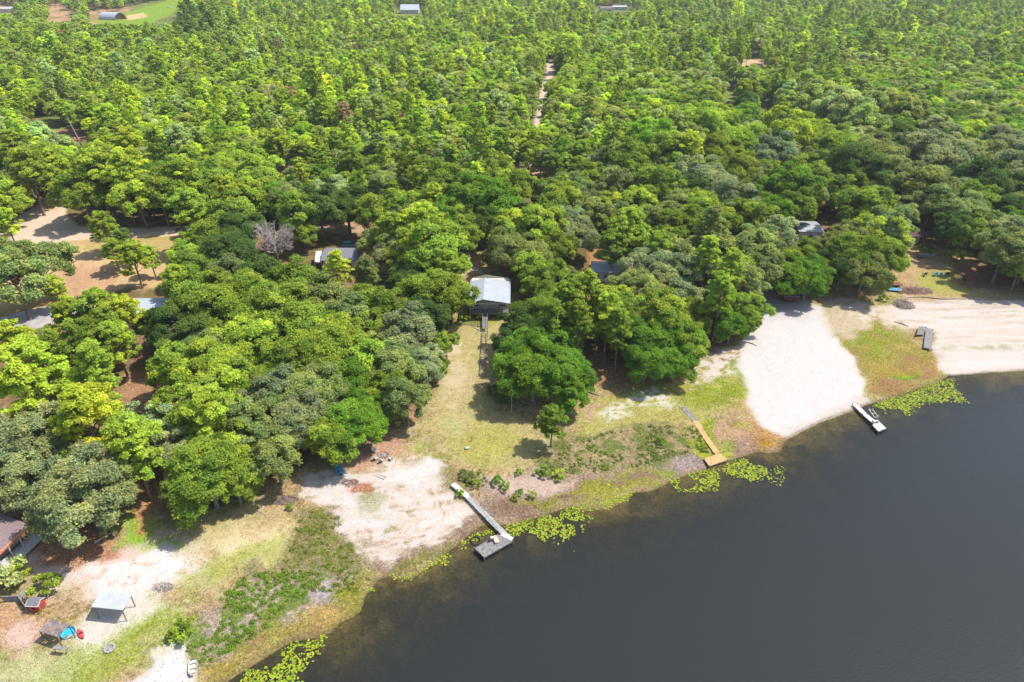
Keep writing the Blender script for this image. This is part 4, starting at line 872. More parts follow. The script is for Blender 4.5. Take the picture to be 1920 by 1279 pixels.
t = Th('paddling_pool', 129, 1188, 'round blue plastic paddling pool beside the brown plank shelter', 'pool'); t.o.rotation_euler = (.18, .1, 0)
MB().lathe([(.72,.02),(.82,.1),(.86,.34),(.92,.36),(.92,.32),(.88,.02)], 22).build('rim', M_cyan, t.o, smooth=False); MB().lathe([(.74,.03),(.74,.06)], 22).build('floor', M_blue, t.o)
t = Th('kayak', 152, 1190, 'short red plastic kayak lying beside the blue paddling pool', 'kayak', rz=-.75)
V = []; Fk = []; n = 12
for i in range(n+1):
    f = i/n; x = (f-.5)*2.0; wv = .34*math.sin(math.pi*min(max(f, .02), .98))**.6; 
    for a in range(9):
        th = math.pi*a/8; V.append((x, wv*math.cos(th), .24-.22*math.sin(th)+.1*abs(f-.5)**2*4*.5))
for i in range(n):
    for a in range(8): Fk.append((i*9+a, (i+1)*9+a, (i+1)*9+a+1, i*9+a+1))
MB().add(V, Fk).build('hull', M_kayak, t.o, smooth=True)
V2 = []; F2 = []
for i in range(n+1):
    f = i/n; x = (f-.5)*2; wv = .34*math.sin(math.pi*min(max(f, .02), .98))**.6; V2 += [(x, wv, .25+.2*(f-.5)**2), (x, 0, .33+.2*(f-.5)**2), (x, -wv, .25+.2*(f-.5)**2)]
for i in range(n):
    if i in (5, 6): continue
    for a in range(2): F2.append((i*3+a, i*3+a+1, (i+1)*3+a+1, (i+1)*3+a))
MB().add(V2, F2).build('deck', M_kayak, t.o); MB().box(-.2,.2,-.18,.18,.12,.16).build('seat', M_black, t.o)
# ---- red playhouse, fence pen
t = Th('playhouse', 64, 1142, 'little red playhouse with white trim and a dark grey roof', 'playhouse', rz=-.05); h = 1.45
a = t.l(48, 1136, h); b_ = t.l(70, 1137, h); c = t.l(80, 1120, h); x0, x1, y0, y1 = a[0]+.08, b_[0]-.05, a[1]+.1, c[1]-.1
MB().box(x0, x1, y0, y1, -.1, h-.05).build('wall', M_red, t.o); ym = (y0+y1)/2
MB().add([(x0,y0,h-.05),(x0,y1,h-.05),(x0,ym,h+.3),(x1,y0,h-.05),(x1,y1,h-.05),(x1,ym,h+.3)], [(0,2,1),(3,4,5)]).build('gable_end', M_red, t.o)
rf = MB(); rf.slab([(x0-.12,y0-.15,h-.03),(x1+.12,y0-.15,h-.03),(x1+.12,ym,h+.4),(x0-.12,ym,h+.4)], .06); rf.slab([(x0-.12,ym,h+.402),(x1+.12,ym,h+.402),(x1+.12,y1+.15,h-.03),(x0-.12,y1+.15,h-.03)], .06); rf.build('roof', M_greyroof, t.o)
MB().beam((x0-.14,y0-.17,h-.04),(x1+.14,y0-.17,h-.04),.07,.09).beam((x1+.15,y0-.17,h-.04),(x1+.15,ym,h+.41),.06,.09).beam((x1+.15,ym,h+.41),(x1+.15,y1+.15,h-.04),.06,.09).beam((x0-.15,y0-.17,h-.04),(x0-.15,ym,h+.41),.06,.09).build('trim', M_white, t.o)
MB().box(x1+.003, x1+.04, ym-.3, ym+.3, 0, 1.1).build('door', M_redwood, t.o); MB().box((x0+x1)/2-.25, (x0+x1)/2+.25, y0-.04, y0-.003, .55, .95).build('window', M_dark, t.o)
t = Th('board_pen', 25, 1135, 'low grey board pen behind the red playhouse', 'pen'); q = [t.l(3,1119,1.1), t.l(34,1118,1.1), t.l(45,1134,1.1), t.l(50,1102,1.1)]
def panel(a, b_, h=1.15):
    mb = MB(); A = Vector((a[0],a[1],0)); B = Vector((b_[0],b_[1],0)); n = max(2, int((B-A).length/.2))
    for k in range(n):
        p, e = A.lerp(B, k/n), A.lerp(B, (k+.92)/n); mb.beam((p+e)/2+Vector((0,0,-.1)), (p+e)/2+Vector((0,0,h+random.uniform(-.03,.03))), .18, .03) if False else mb.hexa([p, e, e+Vector((.02,.03,0)), p+Vector((.02,.03,0))]+[v+Vector((0,0,h+random.uniform(-.02,.02))) for v in (p, e, e+Vector((.02,.03,0)), p+Vector((.02,.03,0)))])
    mb.beam(A+Vector((0,0,h)), B+Vector((0,0,h)), .1, .05); return mb
panel(q[0], q[1]).build('board_panel', M_grey, t.o); panel(q[1], q[2]).build('board_panel', M_grey, t.o); panel(q[1], q[3]).build('board_panel', M_whitewood, t.o)
for p in q: MB().box(p[0]-.05, p[0]+.05, p[1]-.05, p[1]+.05, -.2, 1.25).build('post', M_whitewood, t.o)
# ---- fire rings, ash, brush
def fire_ring(px, py, r, m, label, n=14, junk=6):
    t = Th('fire_ring', px, py, label, 'fire ring')
    for k in range(n):
        a = 2*math.pi*k/n; s = random.uniform(.8, 1.2); c = (math.cos(a)*r, math.sin(a)*r)
        mb = MB().lathe([(.08*s,-.03),(.17*s,.02),(.18*s,.12),(.11*s,.2*s)], 7, (c[0],c[1],0), 1.1, .8); mb.build('stone', m, t.o)
    MB().lathe([(r*.85,.0),(r*.6,.05),(r*.2,.09)], 14).build('ash_bed', M_ash, t.o)
    for k in range(junk):
        a = random.uniform(0, 6.28); d = Vector((math.cos(a), math.sin(a), 0))*r*random.uniform(.4, 1); MB().tube([d+Vector((0,0,.08)), -d*random.uniform(0,.7)+Vector((random.uniform(-.2,.2),0,.3))], [.07,.04], 6).build('log', random.choice([M_deadbark, M_bark, M_whitewood]), t.o)
fire_ring(205, 1216, .62, M_stone, 'stone fire ring with pale charred logs between grass strips below the carport', junk=8)
fire_ring(718, 853, .95, M_brick, 'reddish brick fire ring at the edge of the trees above the swirled sand', junk=2)
def pile(name, px, py, rx, ry, h, n, m, label, cat, ln=1.2, flat=1.0, rad=.03):
    t = Th(name, px, py, label, cat); mb = MB()
    for k in range(n):
        a = random.uniform(0, 6.28); r = random.random()**.5; p = Vector((math.cos(a)*r*rx, math.sin(a)*r*ry, random.uniform(.02, h*(1-r*.8)))); d = Vector((random.gauss(0,1), random.gauss(0,1), random.gauss(0,.35)*flat)).normalized()*ln*random.uniform(.3,1)
        mb.tube([p-d*.5, p+Vector((0,0,.04)), p+d*.5], [rad, rad*.8, rad*.3], 4)
    o = mb.build('branch_heap', m, t.o); return t
pile('brush_pile', 1712, 546, 5.2, 1.8, 1.5, 420, mat('red_brush', (.46,.29,.22), .95, 3, .3), 'long heap of reddish brown cut branches above the raked beach', 'brush pile', 2.2, rad=.06)
pile('brush_pile', 1694, 572, 2.3, 2.3, 1.7, 300, mat('grey_brush', (.46,.36,.30), .95, 3, .3), 'rounded heap of grey branches on the sand at the corner of the raked beach', 'brush pile', 2.4, rad=.06)
pile('brush_pile', 536, 938, 2.0, 1.2, .45, 240, mat('purple_brush', (.25,.18,.17), .95, 3, .3), 'low dark heap of twigs at the wood edge left of the swirled sand', 'brush pile', 1.0, rad=.035)
pile('ash_pile', 305, 1101, 1.6, .9, .18, 170, M_ash, 'flat grey patch of burnt twigs on bare sand right of the carport', 'ash pile', .6, rad=.03)
pile('brush_pile', 655, 905, 1.6, 1.0, .4, 160, M_brush, 'small reddish brown twig heap on the upper edge of the swirled sand', 'brush pile', 1.0, rad=.035)
# white chairs and frames by the brick ring
def chair(px, py, rz, m, label, group, h=0.0, s=1.0, ad=False):
    t = Th('chair', px, py, label, 'chair', rz, group); t.o.scale = (s,)*3
    MB().hexa([(-.28,-.3,.38),(.28,-.3,.38),(.28,.25,.32),(-.28,.25,.32),(-.28,-.3,.42),(.28,-.3,.42),(.28,.25,.36),(-.28,.25,.36)]).build('seat', m, t.o)
    MB().hexa([(-.27,.22,.34),(.27,.22,.34),(.27,.27,.34),(-.27,.27,.34),(-.3,.48,1.0),(.3,.48,1.0),(.3,.52,1.0),(-.3,.52,1.0)]).build('backrest', m, t.o)
    for x in (-.3,.3):
        MB().box(x-.05,x+.05,-.3,.3,.56,.6).build('armrest', m, t.o)
        for y in (-.28,.24): MB().box(x-.03,x+.03,y-.03,y+.03,0,.56).build('leg', m, t.o)
for x, y, r_, lb in ((703,848,1.4,'grey-white garden chair left of the brick fire ring'),(706,862,2.2,'white garden chair just below left of the brick fire ring'),(716,866,2.9,'white garden chair directly below the brick fire ring'),(733,862,4.2,'grey-white garden chair right of the brick fire ring')):
    chair(x, y, r_, M_white, lb, 'garden chairs around the brick fire ring')
t = Th('ladder', 712, 893, 'pale wooden ladder lying flat on the sand below the brick fire ring', 'ladder', rz=-.5)
for s in (-.3,.3): MB().box(-1.3,1.3,s-.04,s+.04,.03,.1).build('rail', M_whitewood, t.o)
for k in range(6): MB().box(-1.1+k*.44,-1.03+k*.44,-.26,.26,.04,.09).build('rung', M_whitewood, t.o)
for x, y, r_, lb in ((1733,517,3.3,'dark blue lawn chair, leftmost of the row on the grass'),(1753,517,3.0,'bright turquoise lawn chair, left one of the middle pair'),(1761,517,3.3,'bright turquoise lawn chair, right one of the middle pair'),(1775,516,2.9,'dark navy lawn chair, rightmost of the row on the grass')):
    chair(x, y, r_, M_cyan if 1740 < x < 1770 else M_navy, lb, 'lawn chairs in a row on the grass', s=1.3)
t = Th('fire_bowl', 1808, 526, 'small dark metal fire bowl on the grass right of the lawn chairs', 'fire bowl'); MB().lathe([(.1,.25),(.45,.3),(.6,.55),(.55,.55),(.35,.36)], 14).build('bowl', M_dark, t.o)
for k in range(3): MB().tube([(.25*math.cos(k*2.1),.25*math.sin(k*2.1),.35),(.45*math.cos(k*2.1),.45*math.sin(k*2.1),0)], [.03,.03], 5).build('leg', M_dark, t.o)
# small things on the lawn
t = Th('metal_post_frame', 885, 827, 'thin dark post with its shadow modelled as a dark strip on the lawn above the grey dock', 'post'); MB().box(-.05,.05,-.05,.05,-.2,1.1).build('upright', M_dkgrey, t.o); MB().beam((-.9,-.1,.06),(0,-.1,.06),.08).build('bar', M_dkgrey, t.o)  # low dark strip left of the upright stands in for its cast shadow
t = Th('cooler', 876, 842, 'small pale box sitting on the lawn left below the dark post', 'box'); MB().box(-.35,.35,-.22,.22,0,.3).build('body', M_white, t.o, bevel=.03); MB().box(-.37,.37,-.24,.24,.3,.37).build('lid', M_alu, t.o, bevel=.02)
t = Th('flag_pole', 959, 772, 'slim pale pole standing in the shade of the vivid green oak', 'pole'); MB().tube([(0,0,-.3),(.05,0,3),(0,0,5.4)], [.055,.045,.03], 8).build('mast', M_white, t.o); MB().beam((-.8,0,4.6),(.6,0,4.8),.05).build('cross_arm', M_white, t.o)
t = Th('fallen_log', 195, 1009, 'pale fallen log at the edge of the litter under the grey oak', 'log'); MB().tube([(-.9,-1.1,.12),(0,0,.18),(.8,1.3,.12)], [.16,.15,.09], 8).build('trunk', M_deadbark, t.o)
t = Th('fallen_log', 1107, 737, 'thin brown log on the grass right of the vivid green oak', 'log'); MB().tube([(-1.8,.9,.1),(0,0,.14),(1.8,-1.1,.1)], [.1,.12,.06], 8).build('trunk', M_bark, t.o)
def driftwood(px, py, rz, ln, label):
    t = Th('log', px, py, label, 'log', rz); MB().tube([(-ln/2,0,.1),(0,.2,.15),(ln/2,-.1,.08)], [.12,.14,.05], 7).build('trunk', M_deadbark, t.o); MB().tube([(0,.2,.15),(ln*.2,.8,.3)], [.06,.02], 5).build('branch', M_deadbark, t.o)
driftwood(1690, 608, -.7, 3.4, 'bleached log lying between the grass tongue and the raked beach'); driftwood(1408, 645, -.6, 3.0, 'thin log by the upper left edge of the white sand beach')
# long low retaining boards along the top of the raked beach
t = Th('low_edging', 1760, 561, 'line of low dark edging boards along the top of the raked beach', 'edging'); pts = [t.l(x, y, .1) for x, y in ((1695,559),(1730,557),(1765,561),(1800,561),(1850,563),(1925,564),(2010,566))]
for a, b_ in zip(pts, pts[1:]): MB().beam(a, b_, .16, .3).build('board', M_dkgrey, t.o)
# ---- boats
def boat(px, py, rz, ln, wd, m, mi, label, cover=False, s=1):
    t = Th('boat', px, py, label, 'boat', rz); V = []; Fb = []; n = 10
    for i in range(n+1):
        f = i/n; x = (f-.5)*ln; wv = wd/2*(1 if f < .6 else 1-((f-.6)/.4)**2*.75); z = .42+.1*max(0, f-.6)
        V += [(x,-wv,z),(x,-wv*.75,.05+.25*max(0,f-.7)),(x,wv*.75,.05+.25*max(0,f-.7)),(x,wv,z),(x,-wv*.9,z-.02),(x,-wv*.68,.12+.25*max(0,f-.7)),(x,wv*.68,.12+.25*max(0,f-.7)),(x,wv*.9,z-.02)]
    for i in range(n):
        a, b_ = i*8, (i+1)*8
        for j in range(3): Fb += [(a+j, a+j+1, b_+j+1, b_+j)]; Fb += [(a+4+j, b_+4+j, b_+5+j, a+5+j)]
        Fb += [(a, b_, b_+4, a+4), (a+3, a+7, b_+7, b_+3)]
    Fb += [(0,4,5,1),(1,5,6,2),(2,6,7,3)]; e = n*8; Fb += [(e,e+1,e+2,e+3),(e+4,e+7,e+6,e+5),(e,e+3,e+7,e+4)]; Fb += [(0,1,2,3),(4,7,6,5)]
    MB().add(V, Fb).build('hull', m, t.o)
    if cover:
        c = MB(); q = []
        for i in range(n+1):
            f = i/n; x = (f-.5)*ln*1.02; wv = wd/2*(1 if f < .6 else 1-((f-.6)/.4)**2*.75)*1.03; q += [(x,-wv,.45),(x,0,.72+.06*math.sin(i*1.7)),(x,wv,.45)]
        c.add(q, [(i*3+a, i*3+a+1, (i+1)*3+a+1, (i+1)*3+a) for i in range(n) for a in (0, 1)]); c.build('cover', mi, t.o)
    else:
        for k in (-.3,.02,.3): MB().box(ln*k-.13, ln*k+.13, -wd*.44, wd*.44, .30, .35).build('seat', mi, t.o)
    return t
boat(362, 1254, -1.25, 2.5, 1.05, M_olive, M_white, 'pale olive flat-bottomed boat pulled up on the white sand at the bottom edge')
boat(636, 884, -1.05, 2.7, 1.2, M_navy, M_tarp, 'blue-covered small boat parked under the wood edge above the swirled sand', True)
boat(1605, 536, 1.9, 4.2, 1.6, M_navy, M_navy, 'dark blue covered boat in the shade below the rounded green oaks', True)
boat(1677, 545, -.25, 3.6, 1.8, M_navy, M_tarp, 'bright blue covered boat beside the long brush heap', True)
boat(1740, 480, .12, 5.0, 1.9, M_white, M_white, 'white boat on the shaded yard above the lawn chairs', False)
boat(1729, 483, .2, 3.0, 1.3, M_navy, M_white, 'small dark boat at the left end of the white boat', False)
t = Th('trailer', 1677, 536, 'rusty flat trailer standing behind the bright blue covered boat', 'trailer'); MB().box(-1.7,1.7,-.9,.9,.55,.68).build('bed', M_redwood, t.o); MB().beam((1.7,0,.6),(3,0,.5),.1).build('tow_bar', M_dkgrey, t.o)
for s in (-1, 1): MB().tube([(0,s*.95,.32),(0,s*1.12,.32)], [.32,.32], 14).build('wheel', M_black, t.o)
# ---- garden swing shelter
t = Th('swing_shelter', 1481, 568, 'dark red wooden swing frame with pale top beams above the white sand beach', 'garden swing')
for x in (-1.7, 1.7):
    for y in (-.8, .8): MB().beam((x,y*1.1,-.2),(x,y*.7,2.1),.12).build('leg', M_redwood, t.o)
MB().box(-2.0,2.0,-.75,-.6,2.1,2.2).box(-2.0,2.0,.6,.75,2.1,2.2).build('top_beam', M_whitewood, t.o)
sl_ = MB()
for k in range(6): sl_.box(-1.9,1.9,-.45+k*.17,-.38+k*.17,2.12,2.19)
sl_.build('roof_slat', M_redwood, t.o)
MB().box(-1.4,1.4,-.3,.3,.45,.52).build('seat', M_redwood, t.o); MB().box(-1.4,1.4,.3,.36,.5,1.1).build('backrest', M_redwood, t.o)
for x in (-1.3,1.3): MB().beam((x,0,.5),(x,0,2.12),.04).build('chain', M_dark, t.o)
# ---- houses
def house(px, py, w, d, ze, zr, mw, mr, label, rz=0, rib=0, ridge='x', cat='house', name='house', win=2, over=.5, floor=0.3, porch=None):
    t = Th(name, px, py, label, cat, rz); gable(t.o, -w/2, w/2, 0, d, ze, zr, mw, mr, ridge, rib, over, floor)
    for k in range(win): window(None, -w/2+w*(k+.5)/(win+.0)*1.0 if win else 0, -.03, floor+1.4, 1.1, 1.0, 'x', t.o)
    dr = MB().box(-.45+w*.1, .45+w*.1, -.05, -.003, floor, floor+2.0).build('door', M_white, t.o); MB().box(w*.1+.3, w*.1+.38, -.12, -.05, floor+.95, floor+1.05).build('handle', M_alu, dr)
    if porch:
        MB().slab([(-w/2,-porch,ze-.5),(w/2,-porch,ze-.5),(w/2,-over,ze-.1),(-w/2,-over,ze-.1)], .08).build('porch_roof', mr, t.o)
        for k in range(4): MB().box(-w/2+.1+k*(w-.2)/3-.05, -w/2+.1+k*(w-.2)/3+.05, -porch+.1, -porch+.2, -.3, ze-.55).build('post', M_white, t.o)
    return t
t = house(640, 507, 9.6, 8.0, 3.2, 4.6, M_siding, M_greyroof, 'brown house with a dark shingle roof half hidden behind lime green pines')
q = [t.l(592, 471, 2.8), t.l(603, 470, 2.8), t.l(603, 492, 2.6), t.l(590, 491, 2.6)]; MB().slab(q, .06).build('awning', M_white, t.o)
for p in q: MB().box(p[0]-.05,p[0]+.05,p[1]-.05,p[1]+.05,-.3,p[2]-.06).build('awning_post', M_white, t.o)
house(1135, 529, 7.2, 6.0, 3.2, 3.7, M_white, M_whitemetal, 'small grey-roofed cabin between pines right of the lake house', rz=-.1, rib=.5, win=3, cat='cabin')
house(1517, 453, 7.0, 8.5, 3.3, 3.9, M_siding, M_whitemetal, 'low shed with a bright white metal roof under dark oaks', rz=-.08, rib=.5, cat='shed', name='shed', win=1, over=.3)
house(1715, 457, 6.0, 5.0, 2.6, 3.8, M_redwood, mat('maroon_roof', (.10,.045,.06), .8, 3, .3), 'dark maroon cottage in deep shade behind the white boat', rz=.1)
house(282, 624, 12.5, 9.5, 4.2, 5.4, M_siding, M_whitemetal, 'house with a white metal roof largely covered by lime green pines', rz=.05, rib=.6)
house(768, 26, 20, 16, 4, 9, M_white, M_whitemetal, 'big bright white roofed barn far off at the top edge', cat='barn', name='barn', win=0)
house(1137, 22, 14, 10, 3.4, 5.0, M_siding, M_brownroof, 'far brown-roofed house at the top edge of the wood', win=2)
house(1162, 19, 16, 8, 3.4, 4.6, M_white, M_whitemetal, 'far long white-roofed house right of the brown-roofed one', win=2)
house(10, 24, 20, 10, 4, 5.6, M_white, M_metal, 'far pale building by the sand pit in the top left corner', win=1, cat='building', name='building')
house(86, 4, 10, 8, 4, 5.6, M_white, M_metal, 'tiny far white building on the top edge above the sand pit', win=1, cat='building', name='building')
house(1085, 8, 12, 10, 4, 5.6, M_siding, M_greyroof, 'far dark-roofed house in shadow on the top edge', win=1)
# left edge house with red fascia and white deck
rz = ang((9,1040), (54,997)); t = Th('porch_house', 30, 1030, 'house with a faded brown roof, orange-red fascia and a white deck at the left edge', 'house', rz)
a = t.l(6, 1027, 2.9); b_ = t.l(56, 984, 2.9); xa, xb = a[0]-8, b_[0]; yf = (a[1]+b_[1])/2
MB().box(xa+.5, xb-.6, yf+1.8, yf+8.5, -.3, 2.75).build('wall', M_siding, t.o)
MB().slab([(xa,yf,2.9),(xb,yf,2.9),(xb,yf+4.8,4.4),(xa,yf+4.8,4.4)], .1).slab([(xa,yf+4.8,4.402),(xb,yf+4.8,4.402),(xb,yf+9.3,2.9),(xa,yf+9.3,2.9)], .1).build('roof', M_purpleroof, t.o)
MB().box(xa, xb, yf-.28, yf-.003, 2.62, 2.98).build('fascia', M_orangered, t.o)
dk = MB(); planks(dk, (xa+6, yf-.4, .5), (xb+.2, yf-.4, .5), 2.6, .16); dk.build('deck', M_white, t.o)
for k in range(5):
    x = xb-.3-k*2.0; MB().box(x-.08, x+.08, yf-.2, yf-.04, -.2, 2.62).build('post', M_white, t.o)
MB().box(xb-.1, xb+.0, yf-1.6, yf+1.6, 1.35, 1.43).box(xb-.1, xb, yf-1.6, yf-1.5, .5, 1.35).build('railing', M_white, t.o); window(None, xb-3, yf+1.77, 1.6, 1.4, 1.1, 'x', t.o)
# arched barn
t = Th('arched_barn', 212, 36, 'white arched metal barn with an open end in the far meadow', 'barn', rz=-.35); n = 14; V = []; Fb = []; Rr = 8.0
for i in range(n+1):
    a = math.pi*i/n
    for y in (0, 22): V.append((y-11, -Rr*math.cos(a), 6.6*math.sin(a)))
    for y in (0, 22): V.append((y-11, -(Rr-.2)*math.cos(a), 6.4*math.sin(a)))
for i in range(n):
    k = i*4; Fb += [(k, k+1, k+5, k+4), (k+2, k+6, k+7, k+3), (k+1, k+3, k+7, k+5), (k, k+4, k+6, k+2)]
MB().add(V, Fb).build('roof', M_whitemetal, t.o)
eb = MB(); eb.add([(-10.9, -(Rr-.3)*math.cos(math.pi*i/n), 6.3*math.sin(math.pi*i/n)) for i in range(n+1)], [tuple(range(n+1))]); eb.build('end_wall', M_white, t.o)
eb = MB(); P1 = [(8.0, -(Rr-.3)*math.cos(math.pi*i/n), 6.3*math.sin(math.pi*i/n)) for i in range(n+1)]; eb.add(P1, [tuple(range(n+1))]); eb.build('inner_wall', mat('brown_boards', (.22,.13,.08), .9), t.o)
# ---- vehicles
def car(px, py, rz, m, label, cat, pickup=False, s=1.0):
    t = Th(cat.replace(' ', '_'), px, py, label, cat, rz); t.o.scale = (s,)*3
    prof = [(-2.4,.35),(-2.4,.85),(-2.2,.98),(-.9,1.02),(1.0,1.0),(2.2,.88),(2.35,.7),(2.35,.35)]; n = len(prof)
    V = [(x,y,z) for y in (-.9,.9) for x, z in prof]; F_ = [tuple(range(n)), tuple(range(2*n-1, n-1, -1))]+[(i, i+n, (i+1) % n+n, (i+1) % n) for i in range(n)]
    MB().add(V, F_).build('body', m, t.o, bevel=.08)
    c = [(-.9,1.0),(-.7,1.62),(.55,1.62),(1.15,1.0)] if pickup else [(-2.2,1.0),(-1.9,1.6),(.45,1.62),(1.1,1.0)]
    V = [(x,y*(1 if z < 1.3 else .85),z) for y in (-.82,.82) for x, z in c]; MB().add(V, [(0,1,2,3),(7,6,5,4),(0,4,5,1),(2,6,7,3),(0,3,7,4)]).build('window_band', M_glass, t.o)
    x0, x1 = c[1][0], c[2][0]; MB().box(x0-.03, x1+.03, -.72, .72, 1.6, 1.67).build('roof', m, t.o, bevel=.03)
    if pickup: MB().box(-2.3,-1.0,-.75,.75,1.03,1.05).build('bed', M_dark, t.o)
    for x in (-1.45,1.45):
        for y in (-.86,.86): w_ = MB().tube([(x,y-.11,.34),(x,y+.11,.34)], [.34,.34], 16).build('wheel', M_black, t.o); MB().tube([(x,y-.12,.34),(x,y+.12,.34)], [.18,.18], 12).build('rim', M_alu, w_)
    for y in (-.65,.65): MB().box(2.33,2.38,y-.15,y+.15,.62,.76).build('headlight', M_white, t.o)
car(346, 434, .05, M_carblack, 'black pickup truck parked at the end of the pale dirt road', 'pickup truck', True)
car(657, 463, .05, M_cargreen, 'dark teal car in shade behind the brown house', 'car')
car(318, 15, .3, M_carwhite, 'white van in the far meadow right of the arched barn', 'van', s=1.15)
car(987, 516, .4, M_carblack, 'dark car in deep shade right behind the lake house', 'car')
car(5, 636, .2, M_blue, 'light blue car at the left edge below the concrete driveway', 'car')
# ---- air: faint haze round everything
hz = MB().box(-2600, 2600, -700, 6200, -12, 100).build('haze', None); hz.data.materials.clear()
Mh = bpy.data.materials.new('haze'); Mh.use_nodes = True; n_ = Mh.node_tree.nodes; n_.clear(); ho = n_.new('ShaderNodeOutputMaterial'); hv = n_.new('ShaderNodeVolumePrincipled')
hv.inputs['Color'].default_value = (.95,.97,1,1); hv.inputs['Density'].default_value = .00009; hv.inputs['Anisotropy'].default_value = .2; Mh.node_tree.links.new(hv.outputs[0], ho.inputs['Volume'])
hz.data.materials.append(Mh); meta(hz, 'thin summer haze over the whole place', 'haze', None, 'stuff')
# concrete driveway
q = [G(x, y) for x, y in ((-90,612),(0,596),(60,580),(112,572),(190,560),(200,590),(112,606),(50,622),(0,632),(-90,650))]
mb = MB(); nq = len(q); mb.add([(a, b_, gz(a, b_)+.10) for a, b_, c in q]+[(a, b_, gz(a, b_)-.4) for a, b_, c in q], [tuple(range(nq))[::-1], tuple(range(nq, 2*nq))]+[(i, (i+1) % nq, (i+1) % nq+nq, i+nq) for i in range(nq)])
meta(mb.build('driveway', M_concrete), kind='structure')
q = [G(x, y) for x, y in ((874,478),(880,478),(886,497),(905,508),(908,516),(880,506),(874,492))]; mb = MB(); nq = len(q)
mb.add([(a, b_, gz(a, b_)+.06) for a, b_, c in q]+[(a, b_, gz(a, b_)-.3) for a, b_, c in q], [tuple(range(nq))[::-1], tuple(range(nq, 2*nq))]+[(i, (i+1) % nq, (i+1) % nq+nq, i+nq) for i in range(nq)])
meta(mb.build('path', M_concrete), kind='structure')
# ---- dead trees
def dead(px, py, Ht, R, m, label, n=9, lean=(0,0), name='dead_tree', twigs=True, seed=1):
    t = Th(name, px, py, label, 'dead tree'); rr = random.Random(seed); top = Vector((lean[0], lean[1], Ht))
    MB().tube([(0,0,-.4),top*.3,top*.65,top*.97], [.34,.26,.17,.05], 8).build('trunk', m, t.o, smooth=True)
    if not twigs: return
    for k in range(n):
        f = rr.uniform(.3,.8); p = top*f; a = k*2.4+rr.uniform(-.3,.3); d = Vector((math.cos(a), math.sin(a), rr.uniform(.5,1.1))).normalized(); ln = R*rr.uniform(.7,1.15); br = MB()
        def grow(p, d, ln, r, lv):
            e = p+d*ln; md = p+d*ln*.5+Vector((rr.gauss(0,.05), rr.gauss(0,.05), rr.gauss(0,.05)))*ln; br.tube([p, md, e], [r, r*.7, r*.35], 4)
            if lv:
                for _ in range(6):
                    f = rr.uniform(.35, 1); nd = (d+Vector((rr.gauss(0,.5), rr.gauss(0,.5), rr.gauss(.1,.4)))).normalized(); grow(p+d*ln*f, nd, ln*rr.uniform(.35,.6), r*.5, lv-1)
        grow(p, d, ln*.75, .15, 3); br.build('branch', m, t.o)
dead(522, 492, 9.5, 6.4, M_deadbark, 'bare leafless grey oak with a fine twig crown amid green oaks', 24, seed=3)
dead(1180, 553, 10, 2.6, M_deadbark, 'pale dead pine with short bare branches right of the grey-roofed cabin', 8, seed=5)
dead(154, 274, 13, 2.5, M_deadbark, 'tall bleached leaning dead snag at the gap in the far left wood', 3, (-2.6, 0), twigs=False)
dead(1500, 392, 6, 2.2, M_deadbark, 'low grey dead branches behind the white-roofed shed', 6, seed=9)
dead(245, 905, 8, 2.6, M_deadbark, 'white-stemmed bare tree at the lower edge of the yellow-green pines', 5, seed=11)
# ---- shrubs
def shrub(px, py, rp, tone, label, group='shrubs around the shore', name='shrub', sq=1.0):
    v = random.randrange(3); cm, tm, R, zc, semi = PROTO['shrub'][v]; p = G(px, py+rp*.4); d = depth_of(*p); s = rp*d/F/R
    o = empty(name, p, random.uniform(0, 6.28), label, name.replace('_', ' '), group); o.scale = (s, s, s*sq)
    c = link(bpy.data.objects.new('leaves', cm), o); c['tint'] = [v_*TB for v_ in TONE[tone]]+[1.0]; link(bpy.data.objects.new('stem', tm), o)
for a in [(90,1098,24,'green','round dark green bush behind the red playhouse'),(76,1146,4,'yg','tiny bush at the front corner of the red playhouse'),(14,1085,34,'pale','large pale bush at the left edge above the board pen'),(38,1078,20,'yg','yellow-green bush right of the large pale bush'),
   (345,1182,22,'green','bright bushy clump above the bottom white sand'),(328,1192,12,'yg','small bushy clump at the left foot of the bright clump'),
   (934,903,11,'vivid','left twin bush on the pink marsh strip near the grey dock'),(948,914,9,'vivid','right twin bush on the pink marsh strip near the grey dock'),(1019,886,12,'vivid','deep green bush below the small lone tree'),(1047,893,11,'yg','yellow-green bush right of the deep green one on the marsh strip'),
   (974,924,7,'vivid','small bush right of the twin bushes'),(996,929,8,'green','small low bush at the right end of the marsh bushes'),(966,934,7,'yg','pale small bush below the twin bushes'),(974,886,7,'green','tiny bush at the upper edge of the marsh strip'),
   (884,895,10,'olive','olive bush at the land end of the grey dock'),(893,908,8,'green','green bush on the right side of the grey dock'),(871,890,10,'olive','brownish bush above the start of the grey dock'),(862,926,8,'green','bush on the left side of the grey dock'),
   (932,735,15,'dark','dark bush left of the vivid green oak'),(942,752,12,'dark','lower dark bush left of the vivid green oak'),(1795,484,16,'green','green bush at the foot of the leaning pale trunks'),(1734,472,14,'dark','dark bush behind the white boat'),
   (544,952,7,'yg','lone bright weed clump below the dark twig heap'),(1655,560,8,'green','bush left of the bright blue boat'),(1240,830,9,'green','dark weed bush above the orange dock mud'),(818,690,14,'green','bush at the edge of the grey-green oaks beside the lawn'),
   (900,594,8,'yg','low bush in front of the lake house porch'),(872,596,9,'yg','low bush at the left foot of the lake house'),(205,1000,14,'grey','greyish bush at the right edge of the big grey oaks'),(700,760,16,'olive','olive bush under the wood edge'),(745,790,18,'olive','brown-green bush at the tip of the wood by the lawn')]:
    shrub(*a)
